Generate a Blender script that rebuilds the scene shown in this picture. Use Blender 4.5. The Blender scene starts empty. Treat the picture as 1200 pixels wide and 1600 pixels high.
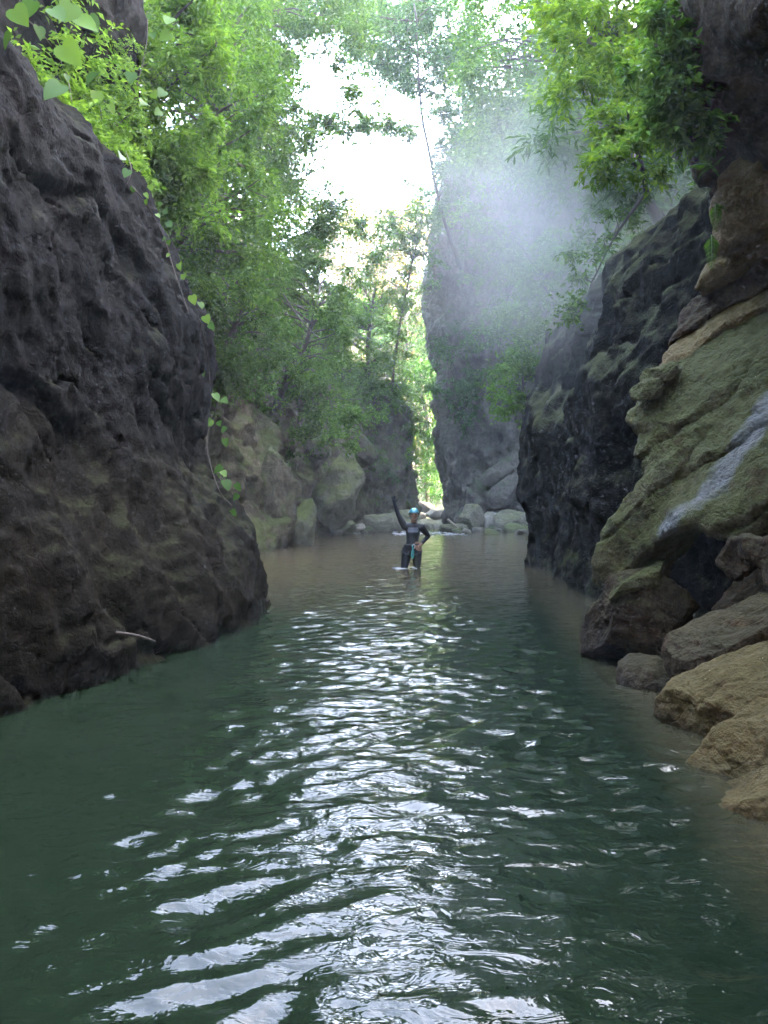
import bpy, math, random
import numpy as np
from mathutils import Vector, Matrix

rng = np.random.default_rng(11)
random.seed(11)
R = math.radians
SC = bpy.context.scene
COL = SC.collection

# ------------------------------------------------------------------ camera, sky, sun, exposure
FPX, HZ, CAMH = 1209.0, 775.0, 1.5          # focal length in photo pixels, horizon row, eye height
cam = bpy.data.cameras.new("camera")
cam.sensor_fit = 'VERTICAL'
cam.sensor_height = 32.0
cam.lens = 32.0 * FPX / 1600.0
cam.shift_y = -25.0 / 1600.0
cam.clip_end = 600
cam.clip_start = 0.05
co = bpy.data.objects.new("camera", cam)
COL.objects.link(co)
co.location = (0, 0, CAMH)
co.rotation_euler = (R(90), 0, 0)
SC.camera = co

SUN_EL, SUN_AZ = R(28), R(72)               # azimuth measured clockwise from +Y
world = bpy.data.worlds.new("World")
SC.world = world
world.use_nodes = True
wn = world.node_tree
bg = wn.nodes["Background"]
sky = wn.nodes.new("ShaderNodeTexSky")
sky.sky_type = 'NISHITA'
sky.sun_disc = False
sky.sun_elevation = SUN_EL
sky.sun_rotation = SUN_AZ
sky.air_density = 0.8
sky.dust_density = 6.0
sky.ozone_density = 0.0
wn.links.new(sky.outputs[0], bg.inputs[0])
bg.inputs[1].default_value = 0.15

sun = bpy.data.lights.new("sun", 'SUN')
sun.energy = 2.0
sun.angle = R(0.5)
sun.color = (1.0, 0.90, 0.72)
so = bpy.data.objects.new("sun", sun)
COL.objects.link(so)
sd = Vector((math.sin(SUN_AZ) * math.cos(SUN_EL), math.cos(SUN_AZ) * math.cos(SUN_EL), math.sin(SUN_EL)))
so.rotation_euler = sd.to_track_quat('Z', 'Y').to_euler()
so.location = (30, 0, 40)

vs = SC.view_settings
vs.view_transform = 'Standard'
vs.look = 'None'
vs.exposure = 6.0
vs.gamma = 1.0
vs.use_curve_mapping = False
SC.cycles.max_bounces = 8
SC.cycles.diffuse_bounces = 4
SC.cycles.transmission_bounces = 4
SC.cycles.transparent_max_bounces = 8
SC.cycles.volume_bounces = 1
SC.cycles.volume_step_rate = 0.4
SC.cycles.sample_clamp_indirect = 8.0
SC.cycles.use_denoising = True


def P(px, py, Y):
    """point at depth Y seen at photo pixel (px, py)"""
    return np.array([(px - 600.0) / FPX * Y, Y, CAMH - (py - HZ) / FPX * Y])


# ------------------------------------------------------------------ numeric noise
def _hash(ix, iy, iz, seed):
    with np.errstate(over='ignore'):
        h = (ix.astype(np.uint32) * np.uint32(374761393) + iy.astype(np.uint32) * np.uint32(668265263)
             + iz.astype(np.uint32) * np.uint32(2147483647) + np.uint32(seed * 974711 + 12345))
        h = (h ^ (h >> np.uint32(13))) * np.uint32(1274126177)
        h = (h ^ (h >> np.uint32(16))) * np.uint32(2246822519)
        h = h ^ (h >> np.uint32(15))
    return h


def gnoise(p, seed=0):
    i = np.floor(p).astype(np.int64)
    f = p - i
    u = f * f * f * (f * (f * 6 - 15) + 10)
    out = np.zeros(len(p))
    for dx in (0, 1):
        wx = u[:, 0] if dx else 1 - u[:, 0]
        for dy in (0, 1):
            wy = u[:, 1] if dy else 1 - u[:, 1]
            for dz in (0, 1):
                wz = u[:, 2] if dz else 1 - u[:, 2]
                h = _hash(i[:, 0] + dx, i[:, 1] + dy, i[:, 2] + dz, seed)
                gx = (h & np.uint32(1023)).astype(float) / 511.5 - 1
                gy = ((h >> np.uint32(10)) & np.uint32(1023)).astype(float) / 511.5 - 1
                gz = ((h >> np.uint32(20)) & np.uint32(1023)).astype(float) / 511.5 - 1
                out += wx * wy * wz * (gx * (f[:, 0] - dx) + gy * (f[:, 1] - dy) + gz * (f[:, 2] - dz))
    return out * 1.3


def fbm(p, octv=4, seed=0, gain=0.5, lac=2.07):
    a, s, t = 1.0, 0.0, 0.0
    q = np.array(p, float)
    for k in range(octv):
        s = s + a * gnoise(q, seed + k * 7)
        t += a
        a *= gain
        q = q * lac + 13.7
    return s / t * 1.6


def ridged(p, octv=4, seed=0, gain=0.5):
    a, s, t = 1.0, 0.0, 0.0
    q = np.array(p, float)
    for k in range(octv):
        s = s + a * (1 - np.abs(gnoise(q, seed + k * 7)) * 2.2)
        t += a
        a *= gain
        q = q * 2.1 + 7.3
    return s / t


# ------------------------------------------------------------------ mesh helpers
def mesh_np(name, V, F, smooth=True):
    """V (n,3), F (m,3|4) arrays -> mesh data"""
    V = np.asarray(V, np.float32)
    F = np.asarray(F, np.int32)
    me = bpy.data.meshes.new(name)
    k = F.shape[1]
    me.vertices.add(len(V))
    me.vertices.foreach_set("co", V.ravel())
    me.loops.add(F.size)
    me.loops.foreach_set("vertex_index", F.ravel())
    me.polygons.add(len(F))
    me.polygons.foreach_set("loop_start", np.arange(0, F.size, k, dtype=np.int32))
    me.polygons.foreach_set("loop_total", np.full(len(F), k, np.int32))
    me.polygons.foreach_set("use_smooth", np.full(len(F), smooth, bool))
    me.update(calc_edges=True)
    return me


def obj(name, me, mat=None, parent=None, loc=None):
    o = bpy.data.objects.new(name, me)
    if mat is not None and me is not None and not me.materials:
        me.materials.append(mat)
    COL.objects.link(o)
    if parent is not None:
        o.parent = parent
    if loc is not None:
        o.location = loc
    return o


def tag(o, label=None, cat=None, group=None, kind=None):
    if label:
        o["label"] = label
    if cat:
        o["category"] = cat
    if group:
        o["group"] = group
    if kind:
        o["kind"] = kind
    return o


def empty(name, loc=(0, 0, 0)):
    o = bpy.data.objects.new(name, None)
    o.location = Vector(loc)
    o.empty_display_size = 0.2
    COL.objects.link(o)
    return o


class TB:
    """collects tubes and triangles, all as triangles"""
    def __init__(self):
        self.V, self.F, self.n = [], [], 0

    def add(self, V, F):
        self.V.append(np.asarray(V, float))
        self.F.append(np.asarray(F, int) + self.n)
        self.n += len(V)

    def tube(self, pts, rad, sides=6):
        pts = np.asarray(pts, float)
        m = len(pts)
        t = np.gradient(pts, axis=0)
        t /= np.linalg.norm(t, axis=1)[:, None] + 1e-9
        ref = np.array([0.3, 0.9, 0.2]) if abs(t[0][2]) > 0.7 else np.array([0.1, 0.2, 1.0])
        a = np.cross(t, ref)
        a /= np.linalg.norm(a, axis=1)[:, None] + 1e-9
        b = np.cross(t, a)
        rad = np.broadcast_to(np.asarray(rad, float), (m,))
        ang = np.linspace(0, 2 * np.pi, sides, endpoint=False)
        V = (pts[:, None, :] + rad[:, None, None] * (np.cos(ang)[None, :, None] * a[:, None, :]
             + np.sin(ang)[None, :, None] * b[:, None, :])).reshape(-1, 3)
        F = []
        for i in range(m - 1):
            for j in range(sides):
                p, q = i * sides + j, i * sides + (j + 1) % sides
                F.append((p, q, q + sides))
                F.append((p, q + sides, p + sides))
        V = np.vstack([V, pts[0], pts[-1]])
        c0, c1 = m * sides, m * sides + 1
        for j in range(sides):
            F.append((c0, (j + 1) % sides, j))
            F.append((c1, (m - 1) * sides + j, (m - 1) * sides + (j + 1) % sides))
        self.add(V, F)

    def mesh(self, name, smooth=True):
        return mesh_np(name, np.vstack(self.V), np.vstack(self.F), smooth)


def cr(A, n):
    """Catmull-Rom resample of array A along axis 0 to n samples"""
    A = np.asarray(A, float)
    m = len(A)
    t = np.linspace(0, m - 1, n)
    i = np.clip(np.floor(t).astype(int), 0, m - 2)
    f = (t - i).reshape((-1,) + (1,) * (A.ndim - 1))
    p0, p1, p2, p3 = A[np.clip(i - 1, 0, m - 1)], A[i], A[i + 1], A[np.clip(i + 2, 0, m - 1)]
    return 0.5 * (2 * p1 + (p2 - p0) * f + (2 * p0 - 5 * p1 + 4 * p2 - p3) * f ** 2 + (3 * p1 - p0 - 3 * p2 + p3) * f ** 3)


def smooth_path(pts, n):
    return cr(np.asarray(pts, float), n)


def grid_faces(nr, nc, flip=False):
    i, j = np.meshgrid(np.arange(nr - 1), np.arange(nc - 1), indexing='ij')
    a = (i * nc + j).ravel()
    F = np.stack([a, a + 1, a + nc + 1, a + nc], 1)
    return F[:, ::-1] if flip else F


# ------------------------------------------------------------------ materials
def new_mat(name):
    m = bpy.data.materials.new(name)
    m.use_nodes = True
    nt = m.node_tree
    nt.nodes.clear()
    out = nt.nodes.new("ShaderNodeOutputMaterial")
    return m, nt, out


def N(nt, typ, **kw):
    n = nt.nodes.new(typ)
    for k, v in kw.items():
        if k.startswith("i_"):
            key = k[2:]
            key = int(key) if key.isdigit() else key.replace("_", " ")
            n.inputs[key].default_value = v
        else:
            setattr(n, k, v)
    return n


def ramp(nt, fac, stops):
    n = nt.nodes.new("ShaderNodeValToRGB")
    e = n.color_ramp.elements
    while len(e) > 1:
        e.remove(e[-1])
    e[0].position, e[0].color = stops[0][0], tuple(stops[0][1]) + (1,)
    for p, c in stops[1:]:
        x = e.new(p)
        x.color = tuple(c) + (1,)
    nt.links.new(fac, n.inputs[0])
    return n.outputs[0]


def g(v):
    return (v, v, v)


def noise_n(nt, vec, scale, detail=6, rough=0.55, dist=0.0):
    n = N(nt, "ShaderNodeTexNoise", i_Scale=scale, i_Detail=detail, i_Roughness=rough, i_Distortion=dist)
    nt.links.new(vec, n.inputs["Vector"])
    return n.outputs["Fac"]


def mixc(nt, fac, a, b, mode='MIX'):
    n = nt.nodes.new("ShaderNodeMix")
    n.data_type = 'RGBA'
    n.blend_type = mode
    for idx, v in ((0, fac), (6, a), (7, b)):
        if isinstance(v, (tuple, list)):
            n.inputs[idx].default_value = tuple(v) + (1,) if len(v) == 3 else v
        elif isinstance(v, (int, float)):
            n.inputs[idx].default_value = v
        else:
            nt.links.new(v, n.inputs[idx])
    return n.outputs[2]


def mth(nt, op, a, b=None, clamp=False):
    n = nt.nodes.new("ShaderNodeMath")
    n.operation = op
    n.use_clamp = clamp
    for k, v in ((0, a), (1, b)):
        if v is None:
            continue
        if isinstance(v, (int, float)):
            n.inputs[k].default_value = v
        else:
            nt.links.new(v, n.inputs[k])
    return n.outputs[0]


def rock_mat(name, dark, mid, light, moss=(0.05, 0.065, 0.018), moss_lo=0.55, moss_amt=0.8, rough=0.75,
             bump=1.0, rust=0.0, wet_line=0.35, wet_patch=0.0, streak=0.35, scale=1.0, spec=0.12, lines=None, lrad=0.15, foot=None, flecks=0.55):
    m, nt, out = new_mat(name)
    L = nt.links.new
    geo = N(nt, "ShaderNodeNewGeometry")
    pos = geo.outputs["Position"]
    n1 = noise_n(nt, pos, 0.9 * scale, 8, 0.62, 0.4)
    n2 = noise_n(nt, pos, 6.0 * scale, 8, 0.65)
    n3 = noise_n(nt, pos, 38.0 * scale, 6, 0.7)
    f = mth(nt, 'ADD', mth(nt, 'MULTIPLY', n1, 0.55), mth(nt, 'MULTIPLY', n2, 0.45))
    base = ramp(nt, f, [(0.33, dark), (0.5, mid), (0.68, light)])
    base = mixc(nt, 0.75, base, ramp(nt, n3, [(0.32, g(0.3)), (0.5, g(0.9)), (0.68, g(1.35))]), 'MULTIPLY')
    # vertical stains
    mp = N(nt, "ShaderNodeMapping")
    mp.inputs["Scale"].default_value = (2.6, 2.6, 0.22)
    L(pos, mp.inputs["Vector"])
    st = noise_n(nt, mp.outputs[0], 1.6, 5, 0.6)
    base = mixc(nt, streak, base, ramp(nt, st, [(0.38, g(0.25)), (0.58, g(1.0))]), 'MULTIPLY')
    if foot is not None:
        sf_ = N(nt, "ShaderNodeSeparateXYZ")
        L(pos, sf_.inputs[0])
        fz = mth(nt, 'ADD', sf_.outputs["Z"], mth(nt, 'MULTIPLY', mth(nt, 'SUBTRACT', n1, 0.5), 5.0))
        fcol = mixc(nt, n2, tuple(c * 0.4 for c in foot), tuple(c * 1.7 for c in foot))
        base = mixc(nt, ramp(nt, mth(nt, 'DIVIDE', fz, 3.0), [(0.3, g(0.85)), (0.95, g(0))]), base, fcol)
    if rust > 0:
        rn = noise_n(nt, pos, 1.7, 5, 0.6, 0.8)
        base = mixc(nt, mth(nt, 'MULTIPLY', ramp(nt, rn, [(0.5, g(0)), (0.66, g(1))]), rust), base, (0.15, 0.072, 0.028))
    # moss where faces look up
    sep = N(nt, "ShaderNodeSeparateXYZ")
    L(geo.outputs["Normal"], sep.inputs[0])
    mn = noise_n(nt, pos, 2.3, 8, 0.7, 0.3)
    mf = mth(nt, 'ADD', mth(nt, 'MULTIPLY', sep.outputs["Z"], 0.5), mth(nt, 'MULTIPLY', mn, 1.0))
    mf = ramp(nt, mf, [(moss_lo, g(0)), (moss_lo + 0.22, g(1))])
    mcol = mixc(nt, n2, tuple(c * 0.6 for c in moss), tuple(min(1, c * 1.5) for c in moss))
    base = mixc(nt, mth(nt, 'MULTIPLY', mf, moss_amt), base, mcol)
    # pale lichen flecks
    vo = N(nt, "ShaderNodeTexVoronoi", i_Scale=24.0)
    L(pos, vo.inputs["Vector"])
    fl = mth(nt, 'MULTIPLY', ramp(nt, vo.outputs["Distance"], [(0.05, g(1)), (0.17, g(0))]),
             ramp(nt, mn, [(0.5, g(0)), (0.6, g(flecks))]))
    base = mixc(nt, fl, base, tuple(min(0.5, c * 2.1) for c in light))
    # dark wet band at the waterline
    sp = N(nt, "ShaderNodeSeparateXYZ")
    L(pos, sp.inputs[0])
    zz = mth(nt, 'ADD', sp.outputs["Z"], mth(nt, 'MULTIPLY', mth(nt, 'SUBTRACT', n1, 0.5), 0.6))
    wet = ramp(nt, mth(nt, 'DIVIDE', zz, wet_line), [(0.2, g(1)), (0.9, g(0))])
    base = mixc(nt, mth(nt, 'MULTIPLY', wet, 0.65), base, mixc(nt, 1.0, base, g(0.35), 'MULTIPLY'))
    bs = N(nt, "ShaderNodeBsdfPrincipled")
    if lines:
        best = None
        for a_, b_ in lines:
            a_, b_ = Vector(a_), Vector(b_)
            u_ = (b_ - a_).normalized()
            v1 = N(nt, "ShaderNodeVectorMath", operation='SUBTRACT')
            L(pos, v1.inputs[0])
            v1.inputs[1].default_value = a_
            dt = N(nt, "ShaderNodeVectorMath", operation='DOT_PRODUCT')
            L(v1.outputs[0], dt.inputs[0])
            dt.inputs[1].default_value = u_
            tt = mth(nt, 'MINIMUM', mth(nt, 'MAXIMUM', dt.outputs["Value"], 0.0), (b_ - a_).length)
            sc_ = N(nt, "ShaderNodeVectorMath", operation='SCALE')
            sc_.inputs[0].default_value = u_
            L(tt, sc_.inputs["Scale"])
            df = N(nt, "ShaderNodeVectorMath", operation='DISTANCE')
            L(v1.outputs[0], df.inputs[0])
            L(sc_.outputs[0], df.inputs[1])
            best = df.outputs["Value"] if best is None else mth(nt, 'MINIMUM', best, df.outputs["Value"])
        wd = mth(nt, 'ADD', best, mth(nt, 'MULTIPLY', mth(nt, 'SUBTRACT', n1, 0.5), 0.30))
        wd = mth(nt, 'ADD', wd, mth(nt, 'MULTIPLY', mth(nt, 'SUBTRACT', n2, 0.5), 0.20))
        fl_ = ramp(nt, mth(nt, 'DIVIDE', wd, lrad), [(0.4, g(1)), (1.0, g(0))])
        base = mixc(nt, mth(nt, 'MULTIPLY', fl_, 0.85), base, mixc(nt, n3, (0.15, 0.148, 0.14), (0.32, 0.315, 0.30)))  # pale sky sheen on the wet rock painted into the colour
    L(base, bs.inputs["Base Color"])
    bs.inputs["Specular IOR Level"].default_value = spec
    rg = mth(nt, 'SUBTRACT', rough, mth(nt, 'MULTIPLY', wet, 0.4), True)
    if wet_patch > 0:
        wp = mth(nt, 'MULTIPLY', ramp(nt, noise_n(nt, pos, 0.8, 5, 0.6), [(0.5, g(0)), (0.62, g(1))]), wet_patch)
        rg = mth(nt, 'SUBTRACT', rg, wp, True)
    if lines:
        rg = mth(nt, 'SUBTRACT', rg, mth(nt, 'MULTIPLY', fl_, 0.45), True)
    L(rg, bs.inputs["Roughness"])
    # relief
    vc = N(nt, "ShaderNodeTexVoronoi", i_Scale=2.2 * scale, feature='DISTANCE_TO_EDGE')
    wv = N(nt, "ShaderNodeVectorMath", operation='ADD')
    L(pos, wv.inputs[0])
    nc = N(nt, "ShaderNodeTexNoise", i_Scale=1.7, i_Detail=4.0)
    L(pos, nc.inputs["Vector"])
    L(nc.outputs["Color"], wv.inputs[1])
    L(wv.outputs[0], vc.inputs["Vector"])
    crk = ramp(nt, vc.outputs["Distance"], [(0.0, g(0)), (0.05, g(1))])
    h = mth(nt, 'ADD', mth(nt, 'MULTIPLY', n2, 0.9), mth(nt, 'MULTIPLY', n3, 0.28))
    h = mth(nt, 'ADD', h, mth(nt, 'MULTIPLY', crk, 0.10))
    h = mth(nt, 'ADD', h, mth(nt, 'MULTIPLY', mn, mth(nt, 'MULTIPLY', mf, 0.4)))
    bp = N(nt, "ShaderNodeBump", i_Strength=1.0 * bump, i_Distance=0.13)
    L(h, bp.inputs["Height"])
    L(bp.outputs[0], bs.inputs["Normal"])
    L(bs.outputs[0], out.inputs[0])
    return m


def leaf_mat(name, c1, c2, trans=0.35, rough=0.5, ow=0.25):
    m, nt, out = new_mat(name)
    L = nt.links.new
    geo = N(nt, "ShaderNodeNewGeometry")
    oi = N(nt, "ShaderNodeObjectInfo")
    r1 = geo.outputs["Random Per Island"]
    f = mth(nt, 'ADD', mth(nt, 'MULTIPLY', r1, 1 - ow), mth(nt, 'MULTIPLY', oi.outputs["Random"], ow))
    c = ramp(nt, f, [(0.05, tuple(x * 0.75 for x in c1)), (0.45, c1), (0.8, c2), (0.98, tuple(min(1, x * 1.25) for x in c2))])
    pn = noise_n(nt, geo.outputs["Position"], 0.7, 3, 0.5)
    c = mixc(nt, 0.35, c, ramp(nt, pn, [(0.35, g(0.6)), (0.6, g(1.1))]), 'MULTIPLY')
    bs = N(nt, "ShaderNodeBsdfPrincipled", i_Roughness=rough)
    bs.inputs["Specular IOR Level"].default_value = 0.12
    L(c, bs.inputs["Base Color"])
    tr = N(nt, "ShaderNodeBsdfTranslucent")
    c3 = mixc(nt, 1.0, c, (1.25, 1.25, 0.7), 'MULTIPLY')
    L(c3, tr.inputs[0])
    mx = N(nt, "ShaderNodeMixShader", i_0=trans)
    L(bs.outputs[0], mx.inputs[1])
    L(tr.outputs[0], mx.inputs[2])
    L(mx.outputs[0], out.inputs[0])
    return m


def plain_mat(name, c, rough=0.6, var=0.25, scale=20.0, bump=0.0, metallic=0.0, spec=0.5):
    m, nt, out = new_mat(name)
    L = nt.links.new
    tc = N(nt, "ShaderNodeTexCoord")
    n = noise_n(nt, tc.outputs["Object"], scale, 6, 0.6)
    col = mixc(nt, n, tuple(x * (1 - var) for x in c), tuple(min(1, x * (1 + var)) for x in c))
    bs = N(nt, "ShaderNodeBsdfPrincipled", i_Roughness=rough, i_Metallic=metallic)
    bs.inputs["Specular IOR Level"].default_value = spec
    L(col, bs.inputs["Base Color"])
    if bump:
        bp = N(nt, "ShaderNodeBump", i_Strength=bump, i_Distance=0.02)
        L(n, bp.inputs["Height"])
        L(bp.outputs[0], bs.inputs["Normal"])
    L(bs.outputs[0], out.inputs[0])
    return m


M = {}
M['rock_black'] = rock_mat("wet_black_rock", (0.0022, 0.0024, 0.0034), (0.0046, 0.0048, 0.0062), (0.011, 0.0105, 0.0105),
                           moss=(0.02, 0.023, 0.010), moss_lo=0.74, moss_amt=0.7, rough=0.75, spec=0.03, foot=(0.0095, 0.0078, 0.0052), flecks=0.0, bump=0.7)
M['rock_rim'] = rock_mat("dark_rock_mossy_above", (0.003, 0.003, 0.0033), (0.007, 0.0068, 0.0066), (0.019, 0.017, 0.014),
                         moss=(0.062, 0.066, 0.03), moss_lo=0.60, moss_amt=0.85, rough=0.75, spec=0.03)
M['rock_brown'] = rock_mat("brown_rock", (0.038, 0.032, 0.022), (0.11, 0.094, 0.064), (0.20, 0.175, 0.12),
                           moss_lo=0.54, moss_amt=0.8)
M['rock_grey'] = rock_mat("grey_rock", (0.042, 0.038, 0.033), (0.12, 0.108, 0.09), (0.21, 0.19, 0.155),
                          moss=(0.05, 0.08, 0.03), moss_lo=0.66, moss_amt=0.7)
M['rock_olive'] = rock_mat("mossy_olive_rock", (0.042, 0.036, 0.016), (0.125, 0.108, 0.048), (0.22, 0.19, 0.10),
                           moss=(0.085, 0.09, 0.026), moss_lo=0.5, moss_amt=0.8, rust=0.25, streak=0.15, bump=1.3)
M['rock_tan'] = rock_mat("tan_rock", (0.06, 0.038, 0.015), (0.20, 0.138, 0.057), (0.33, 0.25, 0.13),
                         moss=(0.135, 0.105, 0.038), moss_lo=0.62, moss_amt=0.7, rust=0.5, streak=0.15, bump=1.1, wet_line=0.15)
M['rock_rust'] = rock_mat("rusty_brown_rock", (0.016, 0.0105, 0.006), (0.062, 0.041, 0.022), (0.135, 0.096, 0.053),
                          moss=(0.06, 0.055, 0.022), moss_lo=0.66, moss_amt=0.6, rust=0.35, streak=0.2)
M['rock_moss'] = rock_mat("moss_covered_boulder", (0.08, 0.077, 0.055), (0.17, 0.165, 0.11), (0.28, 0.265, 0.20),
                          moss=(0.11, 0.13, 0.045), moss_lo=0.46, moss_amt=0.9, streak=0.1)
M['rock_stone'] = rock_mat("weathered_boulder", (0.10, 0.096, 0.07), (0.18, 0.172, 0.125), (0.27, 0.255, 0.195),
                           moss=(0.12, 0.13, 0.055), moss_lo=0.66, moss_amt=0.6, streak=0.1)
M['rock_pale'] = rock_mat("pale_boulder", (0.16, 0.15, 0.12), (0.26, 0.24, 0.2), (0.4, 0.37, 0.32),
                          moss=(0.1, 0.12, 0.05), moss_lo=0.75, moss_amt=0.5, streak=0.05)
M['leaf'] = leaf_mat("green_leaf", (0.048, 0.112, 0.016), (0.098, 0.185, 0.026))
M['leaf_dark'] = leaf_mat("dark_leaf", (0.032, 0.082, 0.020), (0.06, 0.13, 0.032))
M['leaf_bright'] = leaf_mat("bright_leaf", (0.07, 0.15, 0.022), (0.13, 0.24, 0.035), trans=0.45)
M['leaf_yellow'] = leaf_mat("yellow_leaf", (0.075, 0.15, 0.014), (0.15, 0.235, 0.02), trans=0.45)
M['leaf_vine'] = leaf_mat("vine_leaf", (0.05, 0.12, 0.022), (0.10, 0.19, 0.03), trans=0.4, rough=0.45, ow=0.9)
M['leaf_sunlit_gold'] = leaf_mat("sunlit_golden_leaf", (0.07, 0.064, 0.004), (0.11, 0.092, 0.005), trans=0.45)  # warm yellow of sunlight painted into the leaf colour
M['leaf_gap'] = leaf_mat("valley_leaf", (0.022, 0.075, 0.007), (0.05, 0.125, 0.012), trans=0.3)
M['bark'] = plain_mat("bark", (0.055, 0.045, 0.035), 0.85, 0.5, 12.0, 0.8)
M['twig'] = plain_mat("pale_twig", (0.16, 0.13, 0.095), 0.8, 0.4, 20.0, 0.5)
M['soil'] = rock_mat("leafy_soil", (0.025, 0.022, 0.015), (0.05, 0.045, 0.03), (0.09, 0.08, 0.05),
                     moss=(0.04, 0.06, 0.018), moss_lo=0.45, moss_amt=0.9)


# ------------------------------------------------------------------ rock builders
def rock_disp(p, seed, a_big, a_med, a_fine, strata=0.0, dip=(0.3, 0.2, 0.9), sfreq=1.2, flute=0.0, micro=0.0):
    d = a_big * (ridged(p * 0.33, 3, seed) - 0.55) + a_med * fbm(p * 0.95, 4, seed + 3) \
        + a_fine * (ridged(p * 3.1, 4, seed + 9) - 0.6)
    if micro:
        d += micro * (fbm(p * 7.0, 4, seed + 41, 0.6) + 0.8 * (ridged(p * np.array([4.5, 4.5, 2.2]), 4, seed + 45) - 0.6))
        n = np.array([0.35, 0.45, 0.8])
        t = (p @ n) * 1.7 + 0.8 * fbm(p * 0.8, 4, seed + 51)
        fr = t - np.floor(t)
        pm = np.clip(0.3 + 2.0 * fbm(p * 0.6 + 9, 2, seed + 55), 0, 1)
        d += micro * 3.0 * pm * (fr - 0.5) - micro * 4.0 * pm * np.exp(-(np.minimum(fr, 1 - fr) / 0.04) ** 2)
    if flute:
        d += flute * (ridged(p * np.array([1.0, 1.0, 0.16]), 3, seed + 21) - 0.55)
    if strata:
        n = np.array(dip)
        n = n / np.linalg.norm(n)
        t = (p @ n) * sfreq + 0.55 * fbm(p * 0.5, 3, seed + 31)
        fr = t - np.floor(t)
        d += strata * (np.minimum(fr, 1 - fr) * -1.0 + 0.25) * 0.5
        d -= strata * np.exp(-(np.minimum(fr, 1 - fr) / 0.06) ** 2)
    return d


WALLS = {}


def rock_wall(name, levels, rows, nv, nu, mat, label, seed, disp, flip=False, cat="cliff"):
    """levels: heights of the control rows; rows: per level a list of (x, y) plan points (or (x, y, z))"""
    C = np.array([[(q[0], q[1], q[2] if len(q) > 2 else z) for q in r] for z, r in zip(levels, rows)], float)
    G = cr(C, nv)
    G = np.swapaxes(cr(np.swapaxes(G, 0, 1), nu), 0, 1)           # (nv, nu, 3)
    du = np.gradient(G, axis=1)
    dv = np.gradient(G, axis=0)
    nrm = np.cross(du, dv)
    nrm /= np.linalg.norm(nrm, axis=2)[:, :, None] + 1e-9
    if flip:
        nrm = -nrm
    Pt = G.reshape(-1, 3)
    d = rock_disp(Pt, seed, **disp)
    V = Pt + nrm.reshape(-1, 3) * d[:, None]
    me = mesh_np(name, V, grid_faces(nv, nu, flip))
    o = obj(name, me, mat)
    tag(o, label, cat)
    WALLS[name + label] = o
    G2 = V.reshape(nv, nu, 3)
    du = np.gradient(G2, axis=1)
    dv = np.gradient(G2, axis=0)
    n2 = np.cross(du, dv)
    n2 /= np.linalg.norm(n2, axis=2)[:, :, None] + 1e-9
    return o, G2, (-n2 if flip else n2)


_ico_cache = {}


def ico(sub):
    if sub not in _ico_cache:
        import bmesh
        bm = bmesh.new()
        bmesh.ops.create_icosphere(bm, subdivisions=sub, radius=1)
        V = np.array([v.co[:] for v in bm.verts])
        F = np.array([[v.index for v in f.verts] for f in bm.faces])
        bm.free()
        _ico_cache[sub] = (V, F)
    return _ico_cache[sub]


def boulder(name, loc, size, rot, mat, label, seed, sub=5, sq=0.75, cuts=7, rough=0.15, group=None, cat="boulder", flat=0.0):
    """rounded rock: sphere squared towards a box, chopped by random planes, roughened"""
    V0, F = ico(sub)
    r = np.random.default_rng(seed)
    V = np.sign(V0) * np.abs(V0) ** sq
    V /= np.max(np.abs(V), axis=0)
    for k in range(cuts):
        n = r.normal(size=3)
        n /= np.linalg.norm(n)
        c = r.uniform(0.62, 0.88)
        s = V @ n - c
        V = V - n[None, :] * np.where(s > 0, s * 0.95, 0)[:, None]
    S = np.array(size, float)
    W = V * S[None, :]
    nn = V0 / np.linalg.norm(V0, axis=1)[:, None]
    ms = float(np.min(S))
    q = W / ms + r.uniform(-50, 50, 3)
    d = ms * rough * (1.3 * fbm(q * 0.8, 3, seed) + 0.6 * (ridged(q * 1.7, 3, seed + 5) - 0.6) + 0.35 * fbm(q * 5.0, 4, seed + 6))
    if flat:
        t = W[:, 2] / ms * 3.2 + 0.5 * fbm(q * 0.6, 3, seed + 9)
        fr = t - np.floor(t)
        d -= flat * ms * np.exp(-(np.minimum(fr, 1 - fr) / 0.07) ** 2)
    W = W + nn * d[:, None]
    me = mesh_np(name, W, F)
    o = obj(name, me, mat)
    o.location = Vector(loc)
    o.rotation_euler = rot
    return tag(o, label, cat, group)


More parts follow.
